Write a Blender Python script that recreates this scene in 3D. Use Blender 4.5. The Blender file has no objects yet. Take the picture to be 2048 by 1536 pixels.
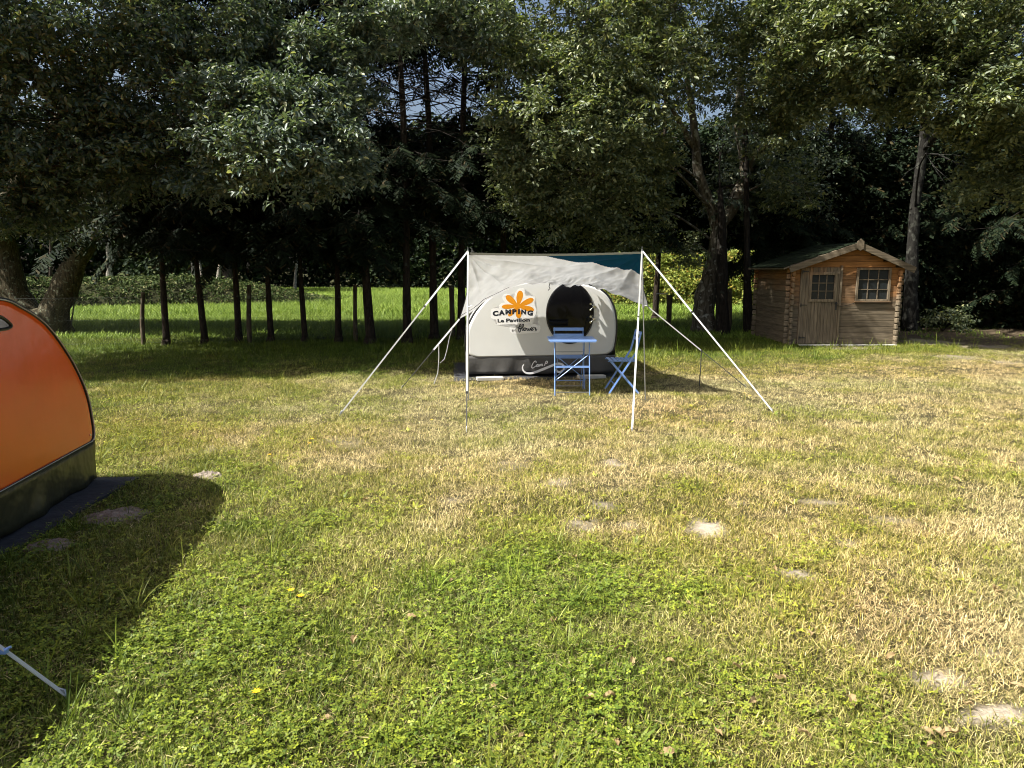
import bpy, bmesh, math, random
import numpy as np
from mathutils import Vector, Matrix

random.seed(7)
RNG = np.random.default_rng(11)
sc = bpy.context.scene
COL = sc.collection
R = math.radians

# ------------------------------------------------------------------ camera
F = 1450.0; PITCH = math.atan(228 / 1450.0); CAMZ = 1.6
cd = bpy.data.cameras.new('camera'); cam = bpy.data.objects.new('camera', cd); COL.objects.link(cam)
cam.location = (0, 0, CAMZ); cam.rotation_euler = (R(90) - PITCH, 0, 0)
cd.sensor_width = 36; cd.lens = F / 2048 * 36; cd.clip_end = 2000; cd.clip_start = 0.05
sc.camera = cam

# ------------------------------------------------------------------ light
SUN_EL = R(51); TX, TY = math.sin(R(69)), math.cos(R(69))      # direction the light travels, on the ground
SUN = Vector((TX * math.cos(SUN_EL), TY * math.cos(SUN_EL), -math.sin(SUN_EL)))
w = bpy.data.worlds.new('World'); sc.world = w; w.use_nodes = True
nt = w.node_tree
sky = nt.nodes.new('ShaderNodeTexSky'); sky.sky_type = 'NISHITA'; sky.sun_disc = False
sky.sun_elevation = SUN_EL; sky.sun_rotation = math.atan2(-TX, -TY)
sky.air_density = 1.0; sky.dust_density = 5.0; sky.ozone_density = 1.0
nt.links.new(sky.outputs[0], nt.nodes['Background'].inputs[0]); nt.nodes['Background'].inputs[1].default_value = 0.072
ld = bpy.data.lights.new('sun', 'SUN'); ld.energy = 5.0; ld.angle = R(0.5); ld.color = (1.0, 0.975, 0.925)
lo = bpy.data.objects.new('sun', ld); COL.objects.link(lo); lo.rotation_euler = SUN.to_track_quat('-Z', 'Y').to_euler()
lo.location = (-20, -8, 30)
sc.view_settings.view_transform = 'Standard'; sc.view_settings.look = 'None'
sc.view_settings.exposure = 1.18; sc.view_settings.gamma = 1.0
sc.render.engine = 'CYCLES'
sc.cycles.max_bounces = 6; sc.cycles.diffuse_bounces = 3; sc.cycles.glossy_bounces = 2
sc.cycles.transmission_bounces = 3; sc.cycles.transparent_max_bounces = 4
sc.cycles.filter_width = 1.0
sc.cycles.caustics_reflective = False; sc.cycles.caustics_refractive = False

# ------------------------------------------------------------------ projection helpers (pixel of the 2048 photo -> place)
def ray(px, py):
    u = 768 - py
    return Vector((px - 1024, F * math.cos(PITCH) + u * math.sin(PITCH), -F * math.sin(PITCH) + u * math.cos(PITCH)))
def at(px, py, Y):
    d = ray(px, py); return Vector((d.x / d.y * Y, Y, CAMZ + d.z / d.y * Y))
def gr(px, py, z=0.0):
    d = ray(px, py); t = (z - CAMZ) / d.z; return Vector((d.x * t, d.y * t, z))
def onplane(px, py, p0, n):
    d = ray(px, py); o = Vector((0, 0, CAMZ)); t = (p0 - o).dot(n) / d.dot(n); return o + d * t

# ------------------------------------------------------------------ noise
def _hash(ix, iy, iz, s):
    h = (ix * 374761393 + iy * 668265263 + iz * 2147483647 + s * 974634777) & 0xffffffff
    h = ((h ^ (h >> 13)) * 1274126177) & 0xffffffff
    return ((h ^ (h >> 16)) & 0xffff) / 65535.0
def vnoise(x, y, z=0.0, s=0):
    x = np.asarray(x, float); y = np.asarray(y, float); z = np.asarray(z, float) + 0 * x
    ix, iy, iz = (np.floor(a).astype(np.int64) for a in (x, y, z))
    fx, fy, fz = x - ix, y - iy, z - iz
    fx, fy, fz = (f * f * (3 - 2 * f) for f in (fx, fy, fz))
    r = 0
    for dx in (0, 1):
        for dy in (0, 1):
            for dz in (0, 1):
                wgt = (fx if dx else 1 - fx) * (fy if dy else 1 - fy) * (fz if dz else 1 - fz)
                r = r + wgt * _hash(ix + dx, iy + dy, iz + dz, s)
    return r
def fbm(x, y, z=0.0, s=0, o=3):
    r = 0; a = 0.5; t = 0
    for i in range(o):
        r = r + a * vnoise(np.asarray(x) * 2 ** i, np.asarray(y) * 2 ** i, np.asarray(z) * 2 ** i, s + i); t += a; a *= 0.5
    return r / t

# ------------------------------------------------------------------ object helpers
WL = {}
def tag(o, label=None, cat=None, group=None, kind=None):
    if label: o['label'] = label
    if cat: o['category'] = cat
    if group: o['group'] = group
    if kind: o['kind'] = kind
    return o
def thing(name, label, cat, loc, group=None):
    o = bpy.data.objects.new(name, None); COL.objects.link(o)
    o.location = loc; o.empty_display_size = 0.1; WL[o.name] = Vector(loc)
    return tag(o, label, cat, group)
def link(name, me, parent=None, mats=()):
    o = bpy.data.objects.new(name, me); COL.objects.link(o)
    for m in (mats if isinstance(mats, (list, tuple)) else [mats]): me.materials.append(m)
    if parent is not None:
        o.parent = parent; WL[o.name] = WL[parent.name].copy()
    else: WL[o.name] = Vector((0, 0, 0))
    return o
def mesh_np(name, V, Fq, mats, parent=None, smooth=False, col=None, midx=None, loc=None):
    """V (n,3) world; Fq (m,4) or (m,3)"""
    V = np.asarray(V, dtype=np.float32).copy()
    off = WL[parent.name] if parent is not None else (Vector(loc) if loc is not None else Vector((0, 0, 0)))
    V -= np.array(off, dtype=np.float32)
    Fq = np.asarray(Fq, dtype=np.int32); k = Fq.shape[1]
    me = bpy.data.meshes.new(name)
    me.vertices.add(len(V)); me.vertices.foreach_set('co', V.ravel())
    me.loops.add(Fq.size); me.loops.foreach_set('vertex_index', Fq.ravel())
    me.polygons.add(len(Fq)); me.polygons.foreach_set('loop_start', np.arange(0, Fq.size, k, dtype=np.int32))
    me.polygons.foreach_set('loop_total', np.full(len(Fq), k, dtype=np.int32))
    if smooth: me.polygons.foreach_set('use_smooth', np.ones(len(Fq), dtype=bool))
    if midx is not None: me.polygons.foreach_set('material_index', np.asarray(midx, dtype=np.int32))
    me.update()
    if col is not None:
        a = me.color_attributes.new('Col', 'FLOAT_COLOR', 'POINT')
        c = np.ones((len(V), 4), dtype=np.float32); c[:, :3] = col; a.data.foreach_set('color', c.ravel())
    me.validate()
    o = link(name, me, parent, mats)
    if parent is None and loc is not None: o.location = loc; WL[o.name] = Vector(loc)
    return o

class MB:
    """collects shapes in world coordinates, links them as ONE mesh"""
    def __init__(s): s.v = []; s.f = []; s.m = []; s.sm = []
    def add(s, vs, fs, mi=0, smooth=False):
        n = len(s.v); s.v += [tuple(v) for v in vs]
        for f in fs: s.f.append(tuple(i + n for i in f)); s.m.append(mi); s.sm.append(smooth)
        return s
    def box(s, c, size, rot=None, mi=0, bev=0.0):
        c = Vector(c); hx, hy, hz = (a / 2 for a in size)
        M = rot if rot is not None else Matrix.Identity(3)
        if bev <= 0:
            vs = [c + M @ Vector((x * hx, y * hy, z * hz)) for x in (-1, 1) for y in (-1, 1) for z in (-1, 1)]
            return s.add(vs, [(0, 1, 3, 2), (4, 6, 7, 5), (0, 4, 5, 1), (2, 3, 7, 6), (0, 2, 6, 4), (1, 5, 7, 3)], mi)
        bm = bmesh.new(); bmesh.ops.create_cube(bm, size=1)
        for v in bm.verts: v.co = Vector((v.co.x * size[0], v.co.y * size[1], v.co.z * size[2]))
        bmesh.ops.bevel(bm, geom=list(bm.edges), offset=bev, segments=2, affect='EDGES', profile=0.5)
        bm.verts.index_update()
        s.add([c + M @ v.co for v in bm.verts], [[v.index for v in f.verts] for f in bm.faces], mi); bm.free()
        return s
    def tube(s, pts, r, n=8, mi=0, caps=True, smooth=True):
        pts = [Vector(p) for p in pts]; rs = r if isinstance(r, (list, tuple)) else [r] * len(pts)
        vs = []; fs = []; prev = None
        for i, p in enumerate(pts):
            d = (pts[min(i + 1, len(pts) - 1)] - pts[max(i - 1, 0)])
            if d.length < 1e-9: d = Vector((0, 0, 1))
            d.normalize()
            if prev is None: a = d.orthogonal().normalized()
            else:
                a = prev - d * prev.dot(d)
                a = a.normalized() if a.length > 1e-6 else d.orthogonal().normalized()
            prev = a; b = d.cross(a)
            for k in range(n):
                t = 2 * math.pi * k / n
                vs.append(p + (a * math.cos(t) + b * math.sin(t)) * rs[i])
        for i in range(len(pts) - 1):
            for k in range(n):
                k2 = (k + 1) % n
                fs.append((i * n + k, i * n + k2, (i + 1) * n + k2, (i + 1) * n + k))
        s.add(vs, fs, mi, smooth)
        if caps:
            s.add(vs[:n], [tuple(reversed(range(n)))], mi); s.add(vs[-n:], [tuple(range(n))], mi)
        return s
    def strap(s, a, b, w, t=0.002, up=Vector((0, 0, 1)), mi=0, twist=0.0):
        a, b = Vector(a), Vector(b); d = (b - a).normalized(); x = d.cross(up).normalized(); y = x.cross(d)
        xx = x * math.cos(twist) + y * math.sin(twist); y = xx.cross(d); x = xx
        vs = []
        for p in (a, b):
            for sx, sy in ((-1, -1), (1, -1), (1, 1), (-1, 1)): vs.append(p + x * sx * w / 2 + y * sy * t / 2)
        return s.add(vs, [(3, 2, 1, 0), (4, 5, 6, 7), (0, 1, 5, 4), (1, 2, 6, 5), (2, 3, 7, 6), (3, 0, 4, 7)], mi)
    def build(s, name, mats, parent=None, loc=None):
        off = WL[parent.name] if parent is not None else (Vector(loc) if loc is not None else Vector((0, 0, 0)))
        me = bpy.data.meshes.new(name)
        me.from_pydata([tuple(Vector(v) - off) for v in s.v], [], s.f)
        me.polygons.foreach_set('material_index', s.m); me.polygons.foreach_set('use_smooth', s.sm)
        me.validate(); me.update()
        o = link(name, me, parent, mats)
        if parent is None and loc is not None: o.location = loc; WL[o.name] = Vector(loc)
        return o

# ------------------------------------------------------------------ materials
def srgb(r, g, b):
    f = lambda c: (c / 255 / 12.92) if c / 255 <= 0.04045 else ((c / 255 + 0.055) / 1.055) ** 2.4
    return (f(r), f(g), f(b), 1)
def newmat(name):
    m = bpy.data.materials.new(name); m.use_nodes = True
    return m, m.node_tree, m.node_tree.nodes['Principled BSDF'], m.node_tree.nodes['Material Output']
def plain(name, col, rough=0.6, metal=0.0, spec=0.5, noise=0.0, nscale=20, bump=0.0, bscale=60, trans=0.0, coat=0.0, sheen=0.0):
    m, t, b, out = newmat(name)
    b.inputs['Base Color'].default_value = (*col[:3], 1); b.inputs['Roughness'].default_value = rough
    b.inputs['Metallic'].default_value = metal; b.inputs['Specular IOR Level'].default_value = spec
    if coat: b.inputs['Coat Weight'].default_value = coat; b.inputs['Coat Roughness'].default_value = 0.15
    tc = t.nodes.new('ShaderNodeTexCoord')
    csock = None
    if noise:
        n = t.nodes.new('ShaderNodeTexNoise'); n.inputs['Scale'].default_value = nscale; n.inputs['Detail'].default_value = 6
        t.links.new(tc.outputs['Object'], n.inputs['Vector'])
        r = t.nodes.new('ShaderNodeMapRange'); r.inputs[1].default_value = 0.25; r.inputs[2].default_value = 0.75
        r.inputs[3].default_value = 1 - noise; r.inputs[4].default_value = 1 + noise
        t.links.new(n.outputs['Fac'], r.inputs[0])
        mx = t.nodes.new('ShaderNodeVectorMath'); mx.operation = 'SCALE'; mx.inputs[0].default_value = col[:3]
        t.links.new(r.outputs[0], mx.inputs['Scale']); t.links.new(mx.outputs[0], b.inputs['Base Color']); csock = mx.outputs[0]
    if bump:
        n2 = t.nodes.new('ShaderNodeTexNoise'); n2.inputs['Scale'].default_value = bscale; n2.inputs['Detail'].default_value = 4
        t.links.new(tc.outputs['Object'], n2.inputs['Vector'])
        bp = t.nodes.new('ShaderNodeBump'); bp.inputs['Strength'].default_value = 1.0; bp.inputs['Distance'].default_value = bump
        t.links.new(n2.outputs['Fac'], bp.inputs['Height']); t.links.new(bp.outputs[0], b.inputs['Normal'])
    if trans:
        tr = t.nodes.new('ShaderNodeBsdfTranslucent'); tr.inputs[0].default_value = (*col[:3], 1)
        if csock: t.links.new(csock, tr.inputs[0])
        mix = t.nodes.new('ShaderNodeMixShader'); mix.inputs[0].default_value = trans
        t.links.new(b.outputs[0], mix.inputs[1]); t.links.new(tr.outputs[0], mix.inputs[2]); t.links.new(mix.outputs[0], out.inputs[0])
    return m
def leafmat(name, c1, c2, c3=None, rough=0.4, spec=0.5, trans=0.25, tcol=None, instancer=False):
    """per-leaf random colour between c1 and c2 (rarely c3)"""
    m, t, b, out = newmat(name)
    g = t.nodes.new('ShaderNodeNewGeometry')
    rp = t.nodes.new('ShaderNodeValToRGB'); e = rp.color_ramp.elements
    e[0].position = 0.0; e[0].color = (*c1[:3], 1); e[1].position = 0.9; e[1].color = (*c2[:3], 1)
    if c3: x = e.new(0.97); x.color = (*c3[:3], 1)
    t.links.new(g.outputs['Random Per Island'], rp.inputs[0])
    src = rp.outputs[0]
    if instancer:
        a = t.nodes.new('ShaderNodeAttribute'); a.attribute_type = 'INSTANCER'; a.attribute_name = 'gcol'
        mm = t.nodes.new('ShaderNodeMix'); mm.data_type = 'RGBA'; mm.blend_type = 'MULTIPLY'; mm.inputs[0].default_value = 1
        t.links.new(rp.outputs[0], mm.inputs[6]); t.links.new(a.outputs['Color'], mm.inputs[7]); src = mm.outputs[2]
    t.links.new(src, b.inputs['Base Color'])
    b.inputs['Roughness'].default_value = rough; b.inputs['Specular IOR Level'].default_value = spec
    tr = t.nodes.new('ShaderNodeBsdfTranslucent')
    if tcol: 
        m2 = t.nodes.new('ShaderNodeMix'); m2.data_type = 'RGBA'; m2.blend_type = 'MULTIPLY'; m2.inputs[0].default_value = 1
        t.links.new(src, m2.inputs[6]); m2.inputs[7].default_value = (*tcol[:3], 1); t.links.new(m2.outputs[2], tr.inputs[0])
    else: t.links.new(src, tr.inputs[0])
    mix = t.nodes.new('ShaderNodeMixShader'); mix.inputs[0].default_value = trans
    t.links.new(b.outputs[0], mix.inputs[1]); t.links.new(tr.outputs[0], mix.inputs[2]); t.links.new(mix.outputs[0], out.inputs[0])
    return m
def barkmat(name, c1, c2, c3, zs=6.0, lichen=0.5, scale=9):
    m, t, b, out = newmat(name)
    tc = t.nodes.new('ShaderNodeTexCoord'); mp = t.nodes.new('ShaderNodeMapping'); mp.inputs['Scale'].default_value = (zs, zs, 1.4)
    t.links.new(tc.outputs['Object'], mp.inputs[0])
    n = t.nodes.new('ShaderNodeTexNoise'); n.inputs['Scale'].default_value = 3.5; n.inputs['Detail'].default_value = 8; n.inputs['Roughness'].default_value = 0.65
    t.links.new(mp.outputs[0], n.inputs['Vector'])
    rp = t.nodes.new('ShaderNodeValToRGB'); rp.color_ramp.elements[0].position = .35; rp.color_ramp.elements[0].color = (*c1[:3], 1)
    rp.color_ramp.elements[1].position = .65; rp.color_ramp.elements[1].color = (*c2[:3], 1); t.links.new(n.outputs['Fac'], rp.inputs[0])
    n2 = t.nodes.new('ShaderNodeTexNoise'); n2.inputs['Scale'].default_value = scale; n2.inputs['Detail'].default_value = 5
    t.links.new(tc.outputs['Object'], n2.inputs['Vector'])
    r2 = t.nodes.new('ShaderNodeMapRange'); r2.inputs[1].default_value = lichen; r2.inputs[2].default_value = lichen + 0.08
    t.links.new(n2.outputs['Fac'], r2.inputs[0])
    mx = t.nodes.new('ShaderNodeMix'); mx.data_type = 'RGBA'; t.links.new(r2.outputs[0], mx.inputs[0])
    t.links.new(rp.outputs[0], mx.inputs[6]); mx.inputs[7].default_value = (*c3[:3], 1)
    t.links.new(mx.outputs[2], b.inputs['Base Color']); b.inputs['Roughness'].default_value = 0.9; b.inputs['Specular IOR Level'].default_value = 0.2
    bp = t.nodes.new('ShaderNodeBump'); bp.inputs['Distance'].default_value = 0.03; t.links.new(n.outputs['Fac'], bp.inputs['Height'])
    t.links.new(bp.outputs[0], b.inputs['Normal'])
    return m
def colattr(name, rough=0.95, bump=0.02, bscale=40, nz=0.35):
    m, t, b, out = newmat(name)
    a = t.nodes.new('ShaderNodeVertexColor'); a.layer_name = 'Col'
    tc = t.nodes.new('ShaderNodeTexCoord')
    n = t.nodes.new('ShaderNodeTexNoise'); n.inputs['Scale'].default_value = bscale; n.inputs['Detail'].default_value = 8; n.inputs['Roughness'].default_value = .7
    t.links.new(tc.outputs['Object'], n.inputs['Vector'])
    r = t.nodes.new('ShaderNodeMapRange'); r.inputs[1].default_value = .3; r.inputs[2].default_value = .7; r.inputs[3].default_value = 1 - nz; r.inputs[4].default_value = 1 + nz
    t.links.new(n.outputs['Fac'], r.inputs[0])
    v = t.nodes.new('ShaderNodeVectorMath'); v.operation = 'SCALE'; t.links.new(a.outputs[0], v.inputs[0]); t.links.new(r.outputs[0], v.inputs['Scale'])
    t.links.new(v.outputs[0], b.inputs['Base Color']); b.inputs['Roughness'].default_value = rough; b.inputs['Specular IOR Level'].default_value = 0.15
    bp = t.nodes.new('ShaderNodeBump'); bp.inputs['Distance'].default_value = bump; t.links.new(n.outputs['Fac'], bp.inputs['Height']); t.links.new(bp.outputs[0], b.inputs['Normal'])
    return m

# ================================================================== GROUND
DRY = np.array([  # rows: photo rows, columns: photo columns 0..2048 step 256   (0 lush, 1 straw)
 [.05, .10, .12, .16, .22, .30, .42, .55, .62],     # 1536
 [.05, .12, .15, .22, .25, .32, .50, .65, .72],     # 1300
 [.10, .20, .30, .38, .40, .50, .55, .68, .75],     # 1150
 [.15, .35, .42, .62, .72, .58, .58, .72, .80],     # 1000
 [.20, .42, .60, .85, .88, .75, .72, .66, .78],     # 900
 [.25, .45, .62, .75, .85, .82, .82, .78, .85],     # 820
 [.10, .25, .50, .72, .82, .72, .88, .88, .90],     # 760
 [.00, .05, .08, .12, .15, .15, .30, .60, .80],     # 715
 [.00, .00, .00, .00, .00, .00, .00, .05, .30]])    # 670
DROW = np.array([1536, 1300, 1150, 1000, 900, 820, 760, 715, 670], float)
def world2px(x, y):
    cp, sp = math.cos(PITCH), math.sin(PITCH)
    dep = y * cp + CAMZ * sp; up = y * sp - CAMZ * cp
    dep = np.maximum(dep, 0.3)
    return 1024 + F * x / dep, 768 - F * up / dep
def dryness(x, y):
    px, py = world2px(x, y)
    px = px + 90 * (fbm(x * 1.1, y * 1.1, 0, 5) - .5) * 2; py = py + 26 * (fbm(x * 1.3, y * 1.3, 0, 9) - .5) * 2
    cx = np.clip(px / 256, 0, 7.999); i = cx.astype(int); fx = cx - i
    rowpos = np.interp(-py, -DROW, np.arange(9)); j = np.clip(rowpos.astype(int), 0, 7); fy = np.clip(rowpos - j, 0, 1)
    d = (DRY[j, i] * (1 - fx) + DRY[j, i + 1] * fx) * (1 - fy) + (DRY[j + 1, i] * (1 - fx) + DRY[j + 1, i + 1] * fx) * fy
    d = d + (fbm(x * 2.3, y * 2.3, 0, 21, 4) - .5) * 0.75 * (0.3 + 0.7 * (y < 14))
    return np.clip(d * .96 - .03, 0, 1)
LUSH = np.array([0.140, 0.190, 0.022]); MID = np.array([0.285, 0.285, 0.050]); STRAW = np.array([0.56, 0.475, 0.235])
def gcolor(d):
    d = np.asarray(d)[:, None]
    a = np.clip(d / 0.5, 0, 1); b = np.clip((d - 0.5) / 0.5, 0, 1)
    return (LUSH * (1 - a) + MID * a) * (1 - b) + STRAW * b
# bare sandy spots: photo px, half width px, half height px
SAND = [(1872, 1360, 46, 17, 1), (2004, 1432, 58, 19, 1), (1975, 1312, 26, 7, .7), (1415, 1060, 34, 10, .9), (1225, 929, 17, 5, .9),
        (1200, 1015, 24, 7, .6), (1165, 1045, 26, 8, .6), (1265, 1052, 16, 5, .6), (1640, 1005, 55, 6, .6), (1770, 1040, 40, 7, .5), (1600, 1150, 28, 7, .7),
        (1110, 965, 30, 7, .6), (1560, 1096, 10, 4, .8), (425, 898, 38, 8, .45), (690, 885, 60, 6, .3), (1015, 930, 60, 8, .3), (1240, 1215, 34, 10, .3),
        (1850, 684, 50, 4, .4), (1990, 696, 60, 4, .45), (1925, 716, 50, 3, .45), (1690, 694, 95, 3, .5), (2010, 725, 40, 3, .4), (1140, 700, 20, 3, .3), (1330, 968, 12, 4, .6), (1480, 1010, 14, 4, .5), (1240, 985, 16, 4, .5), (905, 1005, 18, 4, .35), (1700, 1090, 16, 5, .5), (1790, 1110, 14, 4, .45), (1905, 1180, 20, 6, .4), (1560, 985, 20, 4, .5), (1650, 905, 45, 4, .2)]
SANDW = []
for (px, py, rw, rh, st) in SAND:
    c = gr(px, py); a = gr(px + rw, py); b = gr(px, py - rh); b2 = gr(px, py + rh)
    SANDW.append((c.x, (b.y + b2.y) / 2, a.x - c.x, abs(b.y - b2.y) / 2 * (1.4 if py < 1200 else 1), min(1, st * (1.15 if py < 1200 else 1))))
def sandmask(x, y):
    m = np.zeros_like(x)
    nz = (fbm(x * 5, y * 5, 0, 33, 3) - .5) * 1.6
    for (cx, cy, rx, ry, st) in SANDW:
        r = np.sqrt(((x - cx) / rx) ** 2 + ((y - cy) / ry) ** 2) + nz
        m = np.maximum(m, np.clip((1.15 - r) * 3, 0, 1) * st)
    return m
def gheight(x, y):
    near = np.clip((26 - y) / 6, 0, 1)
    return (fbm(x * .8, y * .8, 0, 50, 3) - .5) * 0.05 * near
def gheight_s(x, y): return float(gheight(np.array([x]), np.array([y]))[0])

xs = np.concatenate([[-500, -200, -90, -50, -30, -22], np.arange(-16, 16.01, 0.09), [22, 30, 50, 90, 200, 500]])
ys = np.concatenate([[-60, -10, -2, 1.0], np.arange(1.6, 7, 0.05), np.arange(7, 20, 0.09), np.arange(20, 62, 0.8), [70, 90, 130, 200, 600]])
X, Y = np.meshgrid(xs, ys); xf, yf = X.ravel(), Y.ravel()
d = dryness(xf, yf); sm = sandmask(xf, yf)
gc = gcolor(d) * 0.11 + np.array([.024, .018, .010]); 
lit = (fbm(xf * 1.7, yf * 1.7, 0, 77, 3))
gc = gc * (0.75 + 0.5 * lit)[:, None]
def littermask(x, y):
    return np.clip(((x - 7.6) / .8), 0, 1) * np.clip((y - 15.0 + (fbm(x * .9, y * .9, 0, 91, 3) - .5) * 1.2) / .5, 0, 1) * np.clip((24 - y) / 3, 0, 1)
lm = littermask(xf, yf)[:, None]; gc = gc * (1 - lm) + np.array([.10, .075, .045]) * (.6 + .8 * lit)[:, None] * lm
gc = gc * (1 - sm)[:, None] + np.array([.38, .32, .235]) * (.75 + .5 * lit)[:, None] * sm[:, None] 
nx, ny = len(xs), len(ys)
idx = np.arange(nx * ny).reshape(ny, nx)
Fq = np.stack([idx[:-1, :-1].ravel(), idx[:-1, 1:].ravel(), idx[1:, 1:].ravel(), idx[1:, :-1].ravel()], 1)
ground = mesh_np('ground', np.stack([xf, yf, gheight(xf, yf)], 1), Fq, colattr('ground_soil'), smooth=True, col=gc)
tag(ground, kind='structure')

# ================================================================== GRASS (one object, nobody could count it)
def blade(base, az, L, wd, lean, curl, seg=3):
    """returns verts, quads of one bent grass blade"""
    vs = []; d = np.array([math.cos(az), math.sin(az), 0]); s = np.array([-math.sin(az), math.cos(az), 0])
    p = np.array(base, float); ang = lean
    for i in range(seg + 1):
        t = i / seg; ww = wd * (1 - t ** 1.6 * 0.92) / 2
        vs += [p - s * ww, p + s * ww]
        p = p + (d * math.sin(ang) + np.array([0, 0, math.cos(ang)])) * L / seg; ang += curl / seg
    return vs, [(2 * i, 2 * i + 1, 2 * i + 3, 2 * i + 2) for i in range(seg)]
def tuft(n, rad, L0, L1, w, lean0, lean1, curl, rs, seg=3):
    r = random.Random(rs); V = []; Q = []
    for k in range(n):
        a = r.uniform(0, 6.283); q = rad * math.sqrt(r.random())
        vs, qs = blade((q * math.cos(a), q * math.sin(a), -0.006), r.uniform(0, 6.283), r.uniform(L0, L1), w * r.uniform(.7, 1.3), r.uniform(lean0, lean1), r.uniform(0, curl), seg)
        o = len(V); V += vs; Q += [tuple(i + o for i in f) for f in qs]
    return V, Q
def clover(n, rad, rs):
    r = random.Random(rs); V = []; Q = []
    for k in range(n):
        a = r.uniform(0, 6.283); q = rad * math.sqrt(r.random()); h = r.uniform(.012, .042)
        c = np.array([q * math.cos(a), q * math.sin(a), h]); a0 = r.uniform(0, 6.283); sz = r.uniform(.0045, .0102); tx, ty = r.uniform(-.5, .5), r.uniform(-.5, .5)
        for j in range(3):
            b = a0 + j * 2.094; d = np.array([math.cos(b), math.sin(b), 0]); s = np.array([-math.sin(b), math.cos(b), 0])
            pts = [c, c + d * sz * .6 + s * sz * .45, c + d * sz * 1.15 + s * sz * .25, c + d * sz * 1.15 - s * sz * .25, c + d * sz * .6 - s * sz * .45]
            pts = [p + np.array([0, 0, (p[0] - c[0]) * tx + (p[1] - c[1]) * ty]) for p in pts]
            o = len(V); V += pts; Q += [(o, o + 1, o + 2, o + 3), (o, o + 3, o + 4, o)]
    # the second face is a triangle: repeat its corner as a slim quad
    Q2 = []
    for f in Q:
        Q2.append(f if f[3] != f[0] else (f[0], f[1], f[2], f[2]))
    return V, Q2
def forbs(n, rad, rs):
    r = random.Random(rs); V = []; Q = []
    for k in range(n):
        a = r.uniform(0, 6.283); L = r.uniform(.03, .065); w_ = L * .32
        vs, qs = blade((.01 * math.cos(a), .01 * math.sin(a), 0.0), a, L, w_, r.uniform(.7, 1.2), .5)
        o = len(V); V += vs; Q += [tuple(i + o for i in f) for f in qs]
    return V, Q
g_green = leafmat('grass_green', (.28, .36, .3), (1.30, 1.25, 1.1), (2.2, 1.85, 2.8), rough=.5, spec=.25, trans=.24, instancer=True)
g_straw = leafmat('grass_straw', (.20, .18, .14), (1.15, 1.12, 1.05), (1.9, 1.85, 1.85), rough=.6, spec=.2, trans=.12, instancer=True)
g_clover = leafmat('clover_leaf', (.35, .50, .4), (1.15, 1.15, .95), (1.6, 1.55, .9), rough=.5, spec=.25, trans=.24, instancer=True)
TC = bpy.data.collections.new('grass_templates')
def tmpl(i, VQ, m):
    V, Q = VQ; me = bpy.data.meshes.new('grass_tuft')
    me.from_pydata([tuple(v) for v in V], [], [tuple(dict.fromkeys(f)) for f in Q]); me.materials.append(m); me.update()
    o = bpy.data.objects.new('t%02d_grass_tuft' % i, me); TC.objects.link(o)
NT = 0
for rs in range(3): tmpl(NT, tuft(20, .060, .018, .055, .0036, .1, 1.15, 1.1, rs), g_green); NT += 1          # 0-2 short green
for rs in range(3): tmpl(NT, tuft(24, .065, .018, .050, .0032, .35, 1.5, 1.2, 10 + rs), g_straw); NT += 1      # 3-5 straw
for rs in range(3): tmpl(NT, clover(19, .065, 20 + rs), g_clover); NT += 1                                 # 6-8 clover
for rs in range(2): tmpl(NT, tuft(14, .03, .09, .19, .0048, .2, .8, 1.1, 30 + rs, 4), g_green); NT += 1      # 9-10 tall
for rs in range(2): tmpl(NT, tuft(16, .13, .05, .11, .011, .1, .9, .7, 40 + rs, 2), g_green); NT += 1      # 11-12 far green
for rs in range(2): tmpl(NT, tuft(16, .13, .04, .09, .010, .4, 1.3, .5, 50 + rs, 2), g_straw); NT += 1      # 13-14 far straw
tmpl(NT, forbs(9, .02, 60), g_clover); NT += 1   # 15 rosette
def litter(n, rad, rs):
    r = random.Random(rs); V = []; Q = []
    for k in range(n):
        a = r.uniform(0, 6.283); q = rad * math.sqrt(r.random()); vs, qs = blade((q * math.cos(a), q * math.sin(a), r.uniform(.004, .022)), r.uniform(0, 6.283), r.uniform(.015, .045), r.uniform(.0015, .0045), r.uniform(1.35, 1.7), r.uniform(-.3, .3), 2)
        o = len(V); V += vs; Q += [tuple(i + o for i in f) for f in qs]
    return V, Q
for rs in range(2): tmpl(NT, litter(18, .08, 70 + rs), g_straw); NT += 1   # 16-17 thatch
for rs in range(2): tmpl(NT, clover(6, .05, 80 + rs), g_clover); NT += 1   # 18-19 sparse clover

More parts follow.
